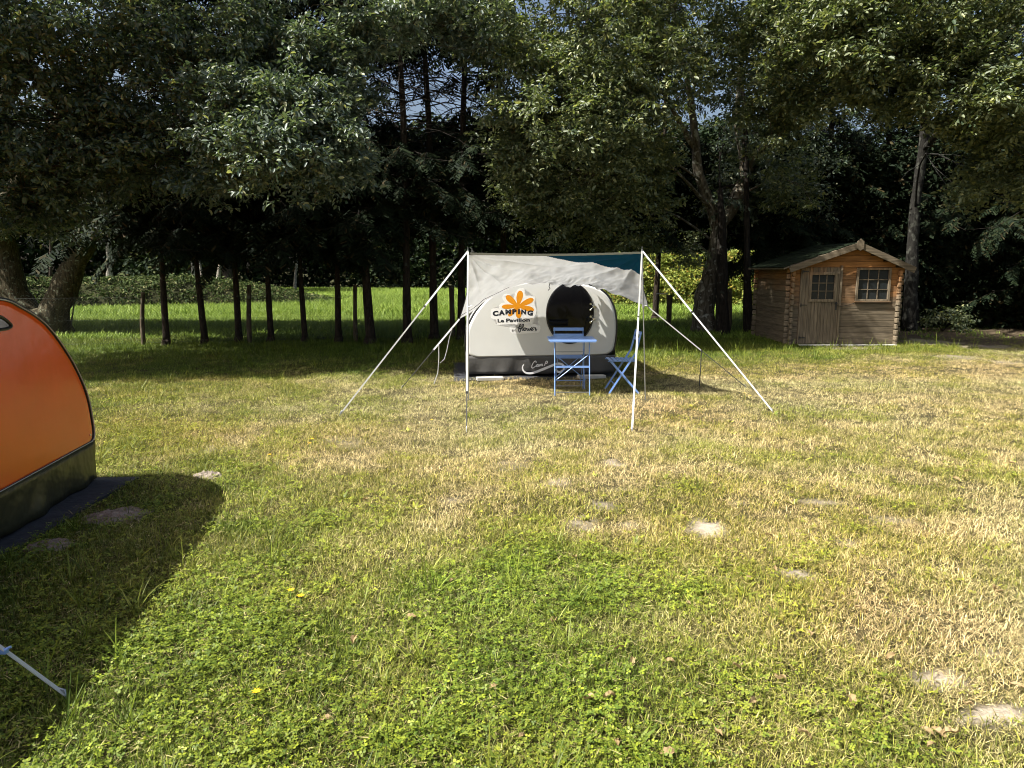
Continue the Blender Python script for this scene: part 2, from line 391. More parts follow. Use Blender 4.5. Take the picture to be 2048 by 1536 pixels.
def scatter(y0, y1, dens, half=0.84, extra=3.0):
    A = []; 
    n = int(dens * (half * (y1 ** 2 - y0 ** 2) + 2 * extra * (y1 - y0)))
    y = y0 + (y1 - y0) * RNG.random(int(n * 2.2)); keep = RNG.random(len(y)) < (half * y + extra) / (half * y1 + extra)
    y = y[keep][:n]; x = (RNG.random(len(y)) * 2 - 1) * (half * y + extra)
    return x, y
NOGRASS = []   # rectangles (x0,y0,ux,uy,L,W): corner, unit direction, length, depth to the left of it
def in_rect(x, y):
    m = np.zeros(len(x), bool)
    for (x0, y0, ux, uy, L, W) in NOGRASS:
        a = (x - x0) * ux + (y - y0) * uy; b = -(x - x0) * uy + (y - y0) * ux
        m |= (a > 0) & (a < L) & (b > 0) & (b < W)
    return m
P = []
def emit(x, y, far):
    d = dryness(x, y); s = sandmask(x, y)
    keep = (RNG.random(len(x)) > s * 1.08) & (RNG.random(len(x)) > .33 * np.clip((d - .45) * 3, 0, 1) * (y < 12)) & ~in_rect(x, y) & (RNG.random(len(x)) > littermask(x, y) * .93)
    x, y, d = x[keep], y[keep], d[keep]; n = len(x); r = RNG.random(n)
    cl = np.clip((fbm(x * 1.7, y * 1.7, 0, 61, 4) - .40) * 4, 0, 1) * np.clip((7.5 - y) / 2.5, 0, 1) * np.clip((.55 - d) * 3.5, 0, 1)
    typ = np.where(RNG.random(n) < np.clip(d * 1.25 - .12, .03, .95), 3, 0) + RNG.integers(0, 3, n)
    isc = (RNG.random(n) < cl * .36) & (typ < 3); typ[isc] = 6 + RNG.integers(0, 3, isc.sum())
    tall = (RNG.random(n) < .006 + .02 * (y > 12.5)) & (d < .45); typ[tall] = 9 + RNG.integers(0, 2, tall.sum())
    ros = (RNG.random(n) < .0022) & (y < 9); typ[ros] = 15
    lit_ = (RNG.random(n) < .16) & (y < 14); typ[lit_] = 16 + RNG.integers(0, 2, lit_.sum())
    sp = (RNG.random(n) < .10 * np.clip((.75 - d) * 3, 0, 1)) & (y < 9); typ[sp] = 18 + RNG.integers(0, 2, sp.sum())
    if far: 
        st = (typ >= 3) & (typ < 6); typ = np.where(st, 13, 11) + RNG.integers(0, 2, n)
    isst = ((typ >= 3) & (typ < 6)) | (typ >= 13) & (typ < 15)
    cc = gcolor(np.where(isst, np.clip(d + .25, .55, 1), np.clip(d - .12, 0, .72)))
    iscl = (typ >= 6) & (typ < 9) | (typ == 15) | (typ >= 18)
    ll = (typ == 16) | (typ == 17); cc[ll] = cc[ll] * .3 + np.array([.25, .20, .11]) * (.4 + .7 * RNG.random(ll.sum()))[:, None]
    cc[iscl] = cc[iscl] * .65 + np.array([.20, .22, .035]) * .50
    v = .78 + .44 * fbm(x * 3, y * 3, 0, 71, 2)
    hue = fbm(x * .6, y * .6, 0, 73, 2) - .5
    cc = cc * v[:, None] * np.stack([1 + .3 * hue, np.ones(n), np.ones(n)], 1)
    if far and y.mean() > 16.5: cc = cc * .4 + np.array([.20, .30, .045]) * .80
    sc_ = (.60 + .75 * RNG.random(n)) * (1 + .35 * np.clip((y - 11.2) / 3, 0, 1) * (d < .4))
    P.append((np.stack([x, y, gheight(x, y)], 1), typ, cc, sc_, RNG.random(n) * 6.283))
GRASS_ZONES = [(0.4, 4.5, 1700, False), (4.5, 7.5, 1100, False), (7.5, 11, 620, False), (11, 17, 330, False), (17, 30, 55, True), (30, 62, 26, True)]
def build_grass():
    for (y0, y1, dn, far) in GRASS_ZONES:
        x, y = scatter(y0, y1, dn); emit(x, y, far)
    pos = np.concatenate([p[0] for p in P]); typ = np.concatenate([p[1] for p in P]); cc = np.concatenate([p[2] for p in P])
    scl = np.concatenate([p[3] for p in P]); rot = np.concatenate([p[4] for p in P])
    dist = pos[:, 1]; scl = scl * np.where(dist > 26, 1.7, 1.0)
    me = bpy.data.meshes.new('grass'); me.vertices.add(len(pos)); me.vertices.foreach_set('co', pos.astype(np.float32).ravel())
    def attr(nm, ty, arr, key='value'):
        a = me.attributes.new(nm, ty, 'POINT'); a.data.foreach_set(key, arr)
    attr('gidx', 'INT', typ.astype(np.int32)); attr('gscl', 'FLOAT', scl.astype(np.float32))
    rv = np.zeros((len(pos), 3), np.float32); rv[:, 2] = rot; rv[:, 0] = (RNG.random(len(pos)) - .5) * .35; rv[:, 1] = (RNG.random(len(pos)) - .5) * .35
    attr('grot', 'FLOAT_VECTOR', rv.ravel(), 'vector')
    c4 = np.ones((len(pos), 4), np.float32); c4[:, :3] = cc; attr('gcol', 'FLOAT_COLOR', c4.ravel(), 'color')
    o = link('grass', me, None, []); tag(o, 'short dry and green lawn grass with clover', 'grass', kind='stuff')
    ng = bpy.data.node_groups.new('grass', 'GeometryNodeTree')
    ng.interface.new_socket('Geometry', in_out='INPUT', socket_type='NodeSocketGeometry'); ng.interface.new_socket('Geometry', in_out='OUTPUT', socket_type='NodeSocketGeometry')
    N = ng.nodes; Lk = ng.links
    gi = N.new('NodeGroupInput'); go = N.new('NodeGroupOutput')
    mp = N.new('GeometryNodeMeshToPoints'); ip = N.new('GeometryNodeInstanceOnPoints'); ci = N.new('GeometryNodeCollectionInfo')
    ci.inputs['Collection'].default_value = TC; ci.inputs['Separate Children'].default_value = True; ci.inputs['Reset Children'].default_value = True
    def na(nm, ty):
        a = N.new('GeometryNodeInputNamedAttribute'); a.data_type = ty; a.inputs['Name'].default_value = nm; return a.outputs['Attribute']
    Lk.new(gi.outputs[0], mp.inputs['Mesh']); Lk.new(mp.outputs[0], ip.inputs['Points']); Lk.new(ci.outputs[0], ip.inputs['Instance'])
    ip.inputs['Pick Instance'].default_value = True; Lk.new(na('gidx', 'INT'), ip.inputs['Instance Index'])
    er = N.new('FunctionNodeEulerToRotation'); Lk.new(na('grot', 'FLOAT_VECTOR'), er.inputs[0]); Lk.new(er.outputs[0], ip.inputs['Rotation'])
    Lk.new(na('gscl', 'FLOAT'), ip.inputs['Scale']); Lk.new(ip.outputs[0], go.inputs[0])
    md = o.modifiers.new('grass', 'NODES'); md.node_group = ng
    print('grass tufts', len(pos))

# ================================================================== TREES
def leaf_shape(L, W, bend):
    """6 verts / 2 quads, base at origin, along +x, normal +z, folded along the midrib"""
    return np.array([[0, 0, 0], [.35 * L, .5 * W, bend], [.75 * L, .42 * W, bend * .6], [L, 0, -bend * .6], [.75 * L, -.42 * W, bend * .6], [.35 * L, -.5 * W, bend]])
LQ = np.array([[0, 1, 2, 3], [0, 3, 4, 5]])
def rotm(az, el, roll):
    ca, sa, ce, se, cr, sr = np.cos(az), np.sin(az), np.cos(el), np.sin(el), np.cos(roll), np.sin(roll)
    x = np.stack([ca * ce, sa * ce, se], -1); y0 = np.stack([-sa, ca, 0 * sa], -1); z0 = np.cross(x, y0)
    y = y0 * cr[..., None] + z0 * sr[..., None]; z = np.cross(x, y)
    return np.stack([x, y, z], -1)     # columns are the axes
def cluster_set(nvar, k, L, W, spread, seed, droop=-.3, fan=True):
    out = []
    for v in range(nvar):
        r = np.random.default_rng(seed + v)
        az = r.random(k) * 6.283; el = droop + (r.random(k) - .5) * 1.5; roll = (r.random(k) - .5) * 2.0
        M = rotm(az, el, roll); base = np.stack([np.cos(az), np.sin(az), (r.random(k) - .5) * 1.2], 1) * spread * r.random(k)[:, None]
        sl = L * (.65 + .6 * r.random(k)); V = []
        for i in range(k):
            V.append(leaf_shape(sl[i], W * sl[i] / L, .12 * sl[i]) @ M[i].T + base[i])
        V = np.concatenate(V); Q = np.concatenate([LQ + 6 * i for i in range(k)]); out.append((V, Q))
    return out
def spray_set(nvar, n, length, tl, tw, seed):
    """flat hanging conifer spray: a twig with short needle tufts both sides"""
    out = []
    for v in range(nvar):
        r = np.random.default_rng(seed + v); V = []; Q = []; o = 0
        for i in range(n):
            t = (i + .5) / n; x = t * length; z = -.25 * length * t * t; s = 1 if i % 2 else -1
            a = s * (0.7 + .5 * r.random()); l = tl * (1.15 - t * .6) * (.7 + .6 * r.random())
            dx, dy = math.cos(a), math.sin(a); dz = -.25 - .35 * r.random()
            b = np.array([x, 0, z]); d = np.array([dx, dy, dz]); d /= np.linalg.norm(d); sd = np.cross(d, [0, 0, 1]); sd /= np.linalg.norm(sd)
            sd = sd * math.cos(.6) + np.array([0, 0, 1]) * math.sin((r.random() - .5) * 1.4)
            V += [b - sd * tw * .3, b + sd * tw * .3, b + d * l + sd * tw * .5, b + d * l - sd * tw * .5]; Q.append((o, o + 1, o + 2, o + 3)); o += 4
        out.append((np.array(V), np.array(Q)))
    return out
OAK = cluster_set(10, 15, .088, .037, .15, 100)
OAKBIG = cluster_set(8, 14, .096, .042, .17, 160)
SMALL = cluster_set(8, 12, .075, .034, .12, 200)
FAR = cluster_set(8, 8, .34, .20, .45, 300, droop=-.1)
SPRAY = spray_set(8, 16, .55, .17, .045, 400)
def place(tset, pos, scl, az, tilt, rng):
    """copies of template clusters at pos -> V, Q"""
    n = len(pos); var = rng.integers(0, len(tset), n); Vs = []; Qs = []; o = 0
    for v, (TV, TQ) in enumerate(tset):
        k = np.where(var == v)[0]
        if not len(k): continue
        M = rotm(az[k], tilt[k], (rng.random(len(k)) - .5) * .8)
        W_ = np.einsum('nij,vj->nvi', M, TV) * scl[k][:, None, None] + pos[k][:, None, :]
        Vs.append(W_.reshape(-1, 3)); Qs.append((TQ[None] + (np.arange(len(k)) * len(TV))[:, None, None]).reshape(-1, 4) + o); o += len(k) * len(TV)
    return np.concatenate(Vs), np.concatenate(Qs)
def blob_points(blobs, rng, gap=.42, gs=1.5, seed=0):
    """(cx,cy,cz,rx,ry,rz,n) -> cluster positions with clumps and gaps"""
    out = []
    for (cx, cy, cz, rx, ry, rz, n) in blobs:
        m = int(n * 2.6); u = rng.normal(size=(m, 3)); u /= np.linalg.norm(u, axis=1)[:, None]; rad = rng.random(m) ** .45
        rad = rad * (1 + .28 * (fbm(u[:, 0] * 2 + cx, u[:, 1] * 2 + cy, u[:, 2] * 2 + cz, seed + 3) - .5) * 2)
        p = u * rad[:, None] * np.array([rx, ry, rz]) + np.array([cx, cy, cz])
        nz = fbm(p[:, 0] * gs, p[:, 1] * gs, p[:, 2] * gs * 1.3, seed, 3)
        p = p[nz > gap][:max(1, n // 4)]; c0 = np.array([cx, cy, cz]); dr_ = p - c0; dr_[:, 2] *= .35; dr_ /= np.linalg.norm(dr_, axis=1)[:, None] + 1e-6
        dr_ = dr_ + rng.normal(size=dr_.shape) * .55; dr_[:, 2] -= .25; dr_ /= np.linalg.norm(dr_, axis=1)[:, None] + 1e-6
        sp_ = .17 if rx > .8 else .10; out.append(np.concatenate([p + dr_ * (k * sp_) + rng.normal(size=p.shape) * .04 for k in range(4)]))
    return out
def limb_tube(mb, pts, seg=5, n=10, wob=.0, rng=None, mi=0):
    """smooth a polyline [(x,y,z,r)] and add it as a tapered tube; returns sampled points"""
    P_ = [np.array(p, float) for p in pts]; S = []
    for i in range(len(P_) - 1):
        p0 = P_[max(i - 1, 0)]; p1 = P_[i]; p2 = P_[i + 1]; p3 = P_[min(i + 2, len(P_) - 1)]
        for k in range(seg):
            t = k / seg; S.append(.5 * ((2 * p1) + (-p0 + p2) * t + (2 * p0 - 5 * p1 + 4 * p2 - p3) * t * t + (-p0 + 3 * p1 - 3 * p2 + p3) * t ** 3))
    S.append(P_[-1]); S = np.array(S)
    if wob and rng is not None: S[1:-1, :3] += rng.normal(size=(len(S) - 2, 3)) * wob
    n0 = len(mb.v)
    mb.tube([tuple(s[:3]) for s in S], [max(float(s[3]), .004) for s in S], n=n, mi=mi)
    if n >= 10:      # lumpy bark outline
        for j in range(n0, len(mb.v)):
            v = np.array(mb.v[j]); i = min((j - n0) // n, len(S) - 1); c = S[i, :3]; dlt = v - c
            q = 1 + .30 * (float(fbm(v[0:1] * 5, v[1:2] * 5, v[2:3] * 2.2, 9, 2)[0]) - .5) * 2
            mb.v[j] = tuple(c + dlt * q)
    return S
def broadleaf(name, label, cat, base, limbs, blobs, barkm, leafm, tset=OAK, seed=1, group=None, gap=.42, scl=1.0, twigs=6, droop=(-.5, .5), limb_n=12):
    rng = np.random.default_rng(seed)
    t = thing(name, label, cat, base, group)
    tb = MB(); S = []
    for L in limbs: S.append(limb_tube(tb, L, n=limb_n))
    S = np.concatenate(S); tb.build('trunk', barkm, t)
    bb = MB(); pts = blob_points(blobs, rng, gap=gap, seed=seed)
    for bi, (B, pp) in enumerate(zip(blobs, pts)):
        if len(pp) == 0: continue
        c = np.array(B[:3]); dd = np.linalg.norm(S[:, :3] - c, axis=1) + 1.2 * np.maximum(0, S[:, 2] - c[2] + .1); j = int(np.argmin(dd)); s = S[j]
        ln = np.linalg.norm(c - s[:3]); r0 = min(s[3] * .5, .018 + ln * .010, .034)
        mid = (s[:3] + c) / 2 + rng.normal(size=3) * .1 * ln + np.array([0, 0, .06 * ln])
        Q = limb_tube(bb, [(*s[:3], r0), (*mid, r0 * .6), (*c, r0 * .28)], n=6, seg=4)
        for k in range(min(twigs + len(pp) // 40, 22)):
            e = pp[rng.integers(len(pp))]; q = Q[rng.integers(len(Q) // 3, len(Q))]
            m2 = (q[:3] + e) / 2 + rng.normal(size=3) * .08 * np.linalg.norm(e - q[:3])
            limb_tube(bb, [(*q[:3], max(q[3] * .4, .008)), (*m2, .007), (*e, .004)], n=4, seg=2)
    bb.build('branches', barkm, t)
    pp = np.concatenate(pts); n = len(pp)
    V, Q = place(tset, pp, scl * (.75 + .5 * rng.random(n)), rng.random(n) * 6.283, droop[0] + (droop[1] - droop[0]) * rng.random(n), rng)
    mesh_np('crown', V, Q, leafm, t)
    return t
def conifer_meshes(seed, H, r0, zlow, spread, nb, dens, bare=(99, 99), lean=0.0):
    """trunk, bare twig and foliage shapes of one slender conifer with base at the origin"""
    rng = np.random.default_rng(seed); tb = MB()
    S = limb_tube(tb, [(0, 0, -.1, r0 * 1.7), (0, 0, .12, r0 * 1.3), (0.0, 0, .5, r0), (lean * .3 + .04, 0, H * .35, r0 * .8), (lean * .7, .05, H * .7, r0 * .5), (lean, 0, H, .02)], n=10, seg=5)
    bb = MB(); pos = []; az = []; ti = []; sc_ = []
    for i in range(nb):
        z = zlow + (H - zlow) * (i / nb) ** 1.0; a = rng.random() * 6.283; j = np.argmin(abs(S[:, 2] - z)); c = S[j]
        ln = spread * (1 - .75 * (z - zlow) / (H - zlow)) * (.55 + .6 * rng.random())
        dx, dy = math.cos(a), math.sin(a); pts = []
        for q in range(5):
            u = q / 4; pts.append((c[0] + dx * ln * u, c[1] + dy * ln * u, z + ln * (.12 * u - .42 * u * u) + rng.normal() * .03, .016 * (1 - u) + .003))
        limb_tube(bb, pts, n=4, seg=1)
        isb = bare[0] < z < bare[1] 
        for k in range(3 + (4 if isb else 0)):      # dead side twigs
            q = pts[rng.integers(1, 5)]; b = a + rng.normal() * .9; l2 = .25 + .5 * rng.random()
            limb_tube(bb, [(*q[:3], .006), (q[0] + math.cos(b) * l2, q[1] + math.sin(b) * l2, q[2] - .1 * rng.random() * l2 * 3, .002)], n=3, seg=1)
        if isb and rng.random() < .88: continue
        m = int(dens * ln * (1.3 if z < zlow + 2.0 else .30 if 4.9 < z < 6.7 else .85))
        for k in range(m):
            u = .15 + .85 * rng.random() ** .8; p0 = np.array(pts[min(int(u * 4), 3)][:3]); p1 = np.array(pts[min(int(u * 4) + 1, 4)][:3]); p = p0 + (p1 - p0) * (u * 4 % 1)
            side = rng.choice([-1, 1]) * (.35 + .7 * rng.random()); pos.append(p); az.append(a + side); ti.append(-.25 - .5 * rng.random()); sc_.append((.6 + .7 * rng.random()) * (1.1 - .3 * u))
    V, Q = place(SPRAY, np.array(pos), np.array(sc_), np.array(az), np.array(ti), rng)
    return tb, bb, V, Q

bark_oak = barkmat('oak_bark', (.035, .028, .018), (.20, .17, .12), (.36, .35, .28), lichen=.56)
bark_moss = barkmat('mossy_bark', (.022, .020, .010), (.10, .08, .045), (.17, .18, .12), lichen=.58, scale=14)
bark_pine = barkmat('conifer_bark', (.014, .010, .007), (.060, .044, .030), (.08, .08, .06), lichen=.62)
bark_grey = barkmat('grey_bark', (.010, .009, .007), (.030, .028, .023), (.065, .065, .052), lichen=.53, scale=7)
bark_dark = barkmat('dark_bark', (.010, .008, .006), (.035, .028, .02), (.05, .05, .04), lichen=.62)
bark_pale = barkmat('pale_bark', (.10, .09, .07), (.32, .29, .24), (.42, .40, .34), lichen=.55)
L_oak = leafmat('oak_leaves', (.044, .072, .034), (.215, .240, .120), (.36, .36, .16), rough=.45, spec=.5, trans=.28, tcol=(1.4, 1.5, .6))
L_oakd = leafmat('dark_oak_leaves', (.034, .060, .042), (.165, .205, .140), (.34, .35, .19), rough=.45, spec=.5, trans=.24, tcol=(1.4, 1.5, .6))
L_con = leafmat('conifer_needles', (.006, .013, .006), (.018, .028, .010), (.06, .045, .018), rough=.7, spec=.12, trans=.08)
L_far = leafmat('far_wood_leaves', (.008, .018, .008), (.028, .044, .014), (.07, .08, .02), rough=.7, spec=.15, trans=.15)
L_hedge = leafmat('hedge_leaves', (.17, .24, .04), (.38, .40, .08), (.42, .26, .05), rough=.5, spec=.35, trans=.35)
L_bank = leafmat('bank_leaves', (.02, .04, .010), (.09, .12, .03), (.28, .25, .12), rough=.7, spec=.15, trans=.2)

def P3(px, py, Y, r): v = at(px, py, Y); return (v.x, v.y, v.z, r)
def BL(px, py, Y, wpx, hpx, dr, n):
    """leaf mass whose middle is seen at photo pixel px,py when Y metres away; real radii follow from the distance"""
    c = at(px, py, Y); k = Y / F; return (c.x, c.y, c.z, wpx * k, dr, hpx * k, n)

def build_trees():
    # --- the forked oak behind the caravan, right of the middle
    Yb = gr(1408, 664).y
    b = gr(1408, 664)
    limbs = [[(b.x - .02, Yb, -.15, .40), (b.x, Yb, .12, .33), P3(1408, 620, Yb, .29), P3(1417, 570, Yb, .25), P3(1431, 520, Yb, .215), P3(1437, 470, Yb, .215), P3(1443, 432, Yb, .19)],
             [P3(1437, 470, Yb, .16), P3(1424, 418, Yb, .15), P3(1405, 370, Yb - .1, .12), P3(1394, 325, Yb - .2, .11), P3(1391, 270, Yb - .3, .10), P3(1384, 225, Yb - .4, .085), P3(1374, 160, Yb - .8, .07), P3(1352, 60, Yb - 1, .06), P3(1340, -60, Yb - 1.4, .045)],
             [P3(1393, 300, Yb - .2, .07), P3(1374, 270, Yb - .4, .06), P3(1352, 232, Yb - .8, .055), P3(1322, 180, Yb - 1.6, .045), P3(1250, 120, Yb - 2.6, .03)],
             [P3(1441, 450, Yb, .17), P3(1462, 420, Yb, .16), P3(1480, 378, Yb, .15), P3(1492, 345, Yb, .14), P3(1500, 334, Yb, .125)],
             [P3(1486, 350, Yb, .10), P3(1484, 310, Yb, .085), P3(1474, 250, Yb - .2, .07), P3(1480, 150, Yb - .6, .055), P3(1500, 40, Yb - 1, .045), P3(1510, -80, Yb - 1, .03)],
             [P3(1492, 345, Yb, .09), P3(1515, 305, Yb - .3, .07), P3(1560, 270, Yb - .8, .05), P3(1610, 200, Yb - 1.5, .04)]]
    bl = [BL(1095, 215, 14.2, 105, 95, 1.0, 900), BL(1200, 250, 14.6, 120, 110, 1.1, 1000), BL(1060, 300, 14.8, 70, 60, .8, 420), BL(1130, 380, 15.6, 110, 75, .9, 650),
          BL(1240, 400, 16, 90, 80, 1.0, 520), BL(1160, 80, 14.6, 150, 90, 1.3, 638), BL(1300, 120, 15, 90, 100, 1.3, 434), BL(1050, 30, 14.8, 90, 80, 1.2, 278),
          BL(1290, 320, 16, 60, 60, .8, 260), BL(1330, 20, 16, 110, 70, 1.5, 348), BL(1460, 30, 16.5, 130, 80, 1.5, 406), BL(1530, 130, 16.2, 90, 85, 1.2, 560), BL(1540, 240, 16.2, 70, 60, 1, 330),
          BL(1410, 130, 17.2, 28, 60, .6, 70), BL(1590, 370, 17.2, 40, 60, .8, 150), BL(1120, -140, 15, 170, 120, 1.8, 700), BL(1330, -160, 16, 170, 120, 2, 700), BL(1500, -150, 16, 120, 110, 2, 420),
          BL(1380, 500, 17.6, 26, 34, .4, 60), BL(1250, 470, 18, 70, 35, .7, 180)]
    broadleaf('oak_tree', 'large oak with forked lichen-spotted trunk standing beside the small log cabin', 'tree', tuple(b), limbs, bl, bark_oak, L_oak, OAK, seed=3, gap=.455)
    # --- huge V-shaped oak at the left edge
    b = gr(78, 668); Yb = b.y
    limbs = [[(b.x - .15, Yb, -.2, .95), P3(70, 655, Yb, .72), P3(55, 640, Yb, .48), P3(34, 600, Yb, .36), P3(20, 560, Yb, .34), P3(8, 500, Yb, .32), P3(-12, 430, Yb - .4, .28), P3(-40, 330, Yb - 1, .24), P3(20, 180, Yb - 2.2, .17), P3(80, 60, Yb - 2.6, .12), P3(140, -40, Yb - 3, .08)],
             [(b.x + .25, Yb, -.2, .6), P3(104, 650, Yb, .45), P3(112, 615, Yb, .33), P3(130, 575, Yb, .29), P3(150, 528, Yb, .27), P3(172, 480, Yb - .3, .25), P3(190, 400, Yb - .9, .2), P3(150, 260, Yb - 1.8, .15), P3(60, 130, Yb - 2.6, .12)],
             [P3(180, 440, Yb - .6, .16), P3(270, 330, Yb - 2, .12), P3(380, 280, Yb - 4, .09), P3(480, 240, Yb - 5, .06)],
             [P3(-12, 430, Yb - .4, .2), P3(60, 330, Yb - 2.5, .14), P3(150, 200, Yb - 4, .10), P3(260, 100, Yb - 5, .06)]]
    bl = [BL(560, 300, 11.3, 125, 62, .9, 1050), BL(470, 230, 11.5, 90, 80, .9, 700), BL(610, 215, 11.6, 75, 60, .8, 480), BL(655, 320, 11.5, 62, 45, .6, 300), BL(560, 130, 12.2, 90, 70, .8, 330), BL(640, 60, 12.8, 90, 70, .8, 174),
          BL(420, 330, 11.9, 90, 50, .8, 235), BL(300, 300, 12.3, 120, 70, 1.1, 322), BL(170, 330, 12.5, 100, 90, 1.2, 347), BL(40, 330, 11.7, 90, 90, 1.3, 322), BL(30, 440, 12.2, 60, 50, .8, 136), BL(300, 180, 12.5, 110, 70, 1.2, 380),
          BL(120, 200, 12.1, 120, 70, 1.3, 430), BL(20, 80, 11.2, 110, 90, 1.4, 278), BL(200, 60, 11.7, 110, 80, 1.4, 266), BL(330, 70, 12.1, 60, 70, 1, 115), BL(440, 60, 12.2, 80, 70, 1.2, 220), BL(110, 420, 12.9, 80, 50, .9, 148), BL(520, 20, 12.6, 80, 60, .8, 115),
          (-12, 9.9, 6.8, 2.6, 1.1, .8, 650), (-10.5, 11.8, 6.5, 3.2, 1.2, .9, 800), BL(730, 40, 13.2, 70, 50, .9, 330), BL(850, 25, 14, 80, 55, 1, 360), BL(955, 60, 14.2, 55, 60, .8, 240), BL(690, 210, 12.8, 55, 75, .7, 260), BL(-120, 250, 11.2, 130, 140, 1.6, 700), BL(-100, 60, 10.7, 130, 120, 1.6, 348), BL(-300, 200, 10.7, 160, 200, 2, 800), BL(100, -110, 11.7, 220, 90, 2.2, 900), BL(400, -120, 12.9, 170, 90, 1.2, 450), BL(-250, -80, 11.2, 200, 150, 2.5, 800)]  # first two masses lie out of view, added to shade the lawn
    broadleaf('oak_tree', 'huge mossy oak with two thick trunks in a V behind the orange caravan', 'tree', tuple(b), limbs, bl, bark_moss, L_oakd, OAK, seed=5, gap=.465)
    # --- tall tree at right whose pale mottled trunk stands behind the cabin
    b = gr(1822, 662); Yb = b.y
    limbs = [[(b.x, Yb, -.1, .24), P3(1822, 600, Yb, .165), P3(1825, 505, Yb, .14), P3(1831, 405, Yb, .13), P3(1846, 300, Yb - .2, .115), P3(1856, 200, Yb - .4, .12), P3(1862, 80, Yb - .6, .1), P3(1866, -60, Yb - .6, .08)],
             [P3(1850, 250, Yb - .3, .08), P3(1800, 160, Yb - 1.6, .06), P3(1740, 90, Yb - 2.5, .05)], [P3(1846, 300, Yb - .2, .08), P3(1920, 220, Yb - 1.5, .06), P3(1990, 190, Yb - 2.8, .04)]]
    bl = [BL(1690, 120, 14, 80, 60, .9, 278), BL(1780, 180, 14.2, 80, 50, .9, 400), BL(1640, 60, 14.4, 80, 60, 1, 220), BL(1740, 50, 14, 110, 65, 1.1, 359), BL(1850, 60, 14, 100, 70, 1.2, 324), BL(1960, 60, 13.6, 110, 70, 1.2, 371),
          BL(1950, 200, 13.6, 85, 42, .9, 480), BL(2030, 190, 13.2, 60, 60, 1, 300), BL(1890, 130, 14.6, 70, 60, 1, 260), BL(2020, 290, 13.8, 60, 60, .9, 260), BL(1985, 370, 14.4, 60, 45, .8, 170), BL(1650, 190, 15, 60, 40, .8, 170), BL(1600, -10, 14.5, 90, 60, 1.2, 220),
          BL(1850, -100, 14, 240, 80, 2, 800), BL(2120, 100, 13.5, 90, 160, 1.5, 301), BL(2150, 320, 14, 100, 100, 1.5, 320)]
    broadleaf('tall_tree', 'tall broadleaf tree with pale mottled trunk rising right behind the log cabin', 'tree', tuple(b), limbs, bl, bark_grey, L_oak, OAKBIG, seed=8, gap=.47)
    # --- dark trunks next to the forked oak and at the cabin's corner
    for (px, top, r, lab, sd) in ((1446, 1440, .15, 'dark slender tree close behind the thick forked oak trunk', 31), (1497, 1490, .105, 'straight dark trunk of a tree touching the left side of the log cabin', 32)):
        b = gr(px, 671); Yb = b.y + (.6 if px > 1480 else .3)
        b = at(px, 671, Yb); b.z = 0
        broadleaf('slender_tree', lab, 'tree', tuple(b), [[(b.x, Yb, -.1, r * 1.25), P3(px - 2, 600, Yb, r), P3((px + top) / 2, 450, Yb, r * .7)] + ([P3(top, 380, Yb + .4, r * .4)] if px < 1480 else [P3(top, 250, Yb + .3, r * .6), P3(top - 10, 130, Yb + .4, r * .3)])],
                  [BL(top + 50, 380, Yb + 1.2, 90, 60, 1.2, 380), BL(top + 70, 250, Yb + 1.5, 80, 60, 1.2, 200)] if px < 1480 else [BL(top + 60, 350, Yb + 1.2, 110, 90, 1.2, 500), BL(top + 120, 200, Yb + 1.5, 110, 80, 1.2, 300)], bark_dark, L_oakd, SMALL, seed=sd, gap=.40, scl=1.35)
    # --- row of slender conifers along the fence
    kinds = []
    for (sd, H, r0, zl, sp, nb, dn, bare, lean) in ((41, 11, .060, 2.3, 2.1, 120, 11, (99, 99), -.25), (42, 12, .092, 2.9, 2.0, 120, 10, (4.6, 6.6), -.35), (43, 12.5, .088, 3.0, 1.8, 110, 9, (99, 99), -.1)):
        kinds.append(conifer_meshes(sd, H, r0, zl, sp, nb, dn, bare, lean))
    protos = {}
    labs = {333: 'thin leaning trunk, leftmost of the conifer row, right of the first fence post', 410: 'thin conifer, second trunk of the row from the left', 478: 'thin conifer just left of the second fence post, third of the row',
            542: 'thin conifer just right of the second fence post, fourth of the row', 610: 'thin conifer in the middle of the row, fifth trunk from the left', 677: 'thin conifer just left of the third fence post',
            741: 'thicker conifer trunk just right of the third fence post, bare twigs above', 814: 'thickest conifer trunk of the row, crossed by the long white guy strap', 868: 'tall conifer trunk next to the fence post left of the awning',
            922: 'conifer trunk half hidden behind the left edge of the awning', 1010: 'conifer rising behind the middle of the awning, left of the porthole', 1190: 'conifer rising behind the right half of the awning',
            }
    row = [(333, 691, 0), (410, 688, 0), (478, 685, 0), (542, 685, 0), (610, 685, 0), (677, 685, 0), (741, 688, 1), (814, 686, 1), (868, 679, 1), (922, 680, 2), (1010, 672, 2), (1190, 668, 2)]
    extra = [(1560, 655, 2, 'dark conifer behind the left slope of the cabin roof'), (1640, 648, 0, 'dark conifer behind the ridge of the cabin roof'), (1740, 650, 2, 'dark conifer behind the right slope of the cabin roof'),
             (1890, 652, 0, 'dark evergreen just right of the pale mottled trunk'), (1975, 655, 2, 'drooping evergreen in the dark corner between the two right hand ones'), (2060, 662, 0, 'evergreen at the right edge of the view, branches down to the ground'), (1310, 640, 2, 'conifer behind the right pole of the awning, left of the forked oak')]
    rr = random.Random(5)
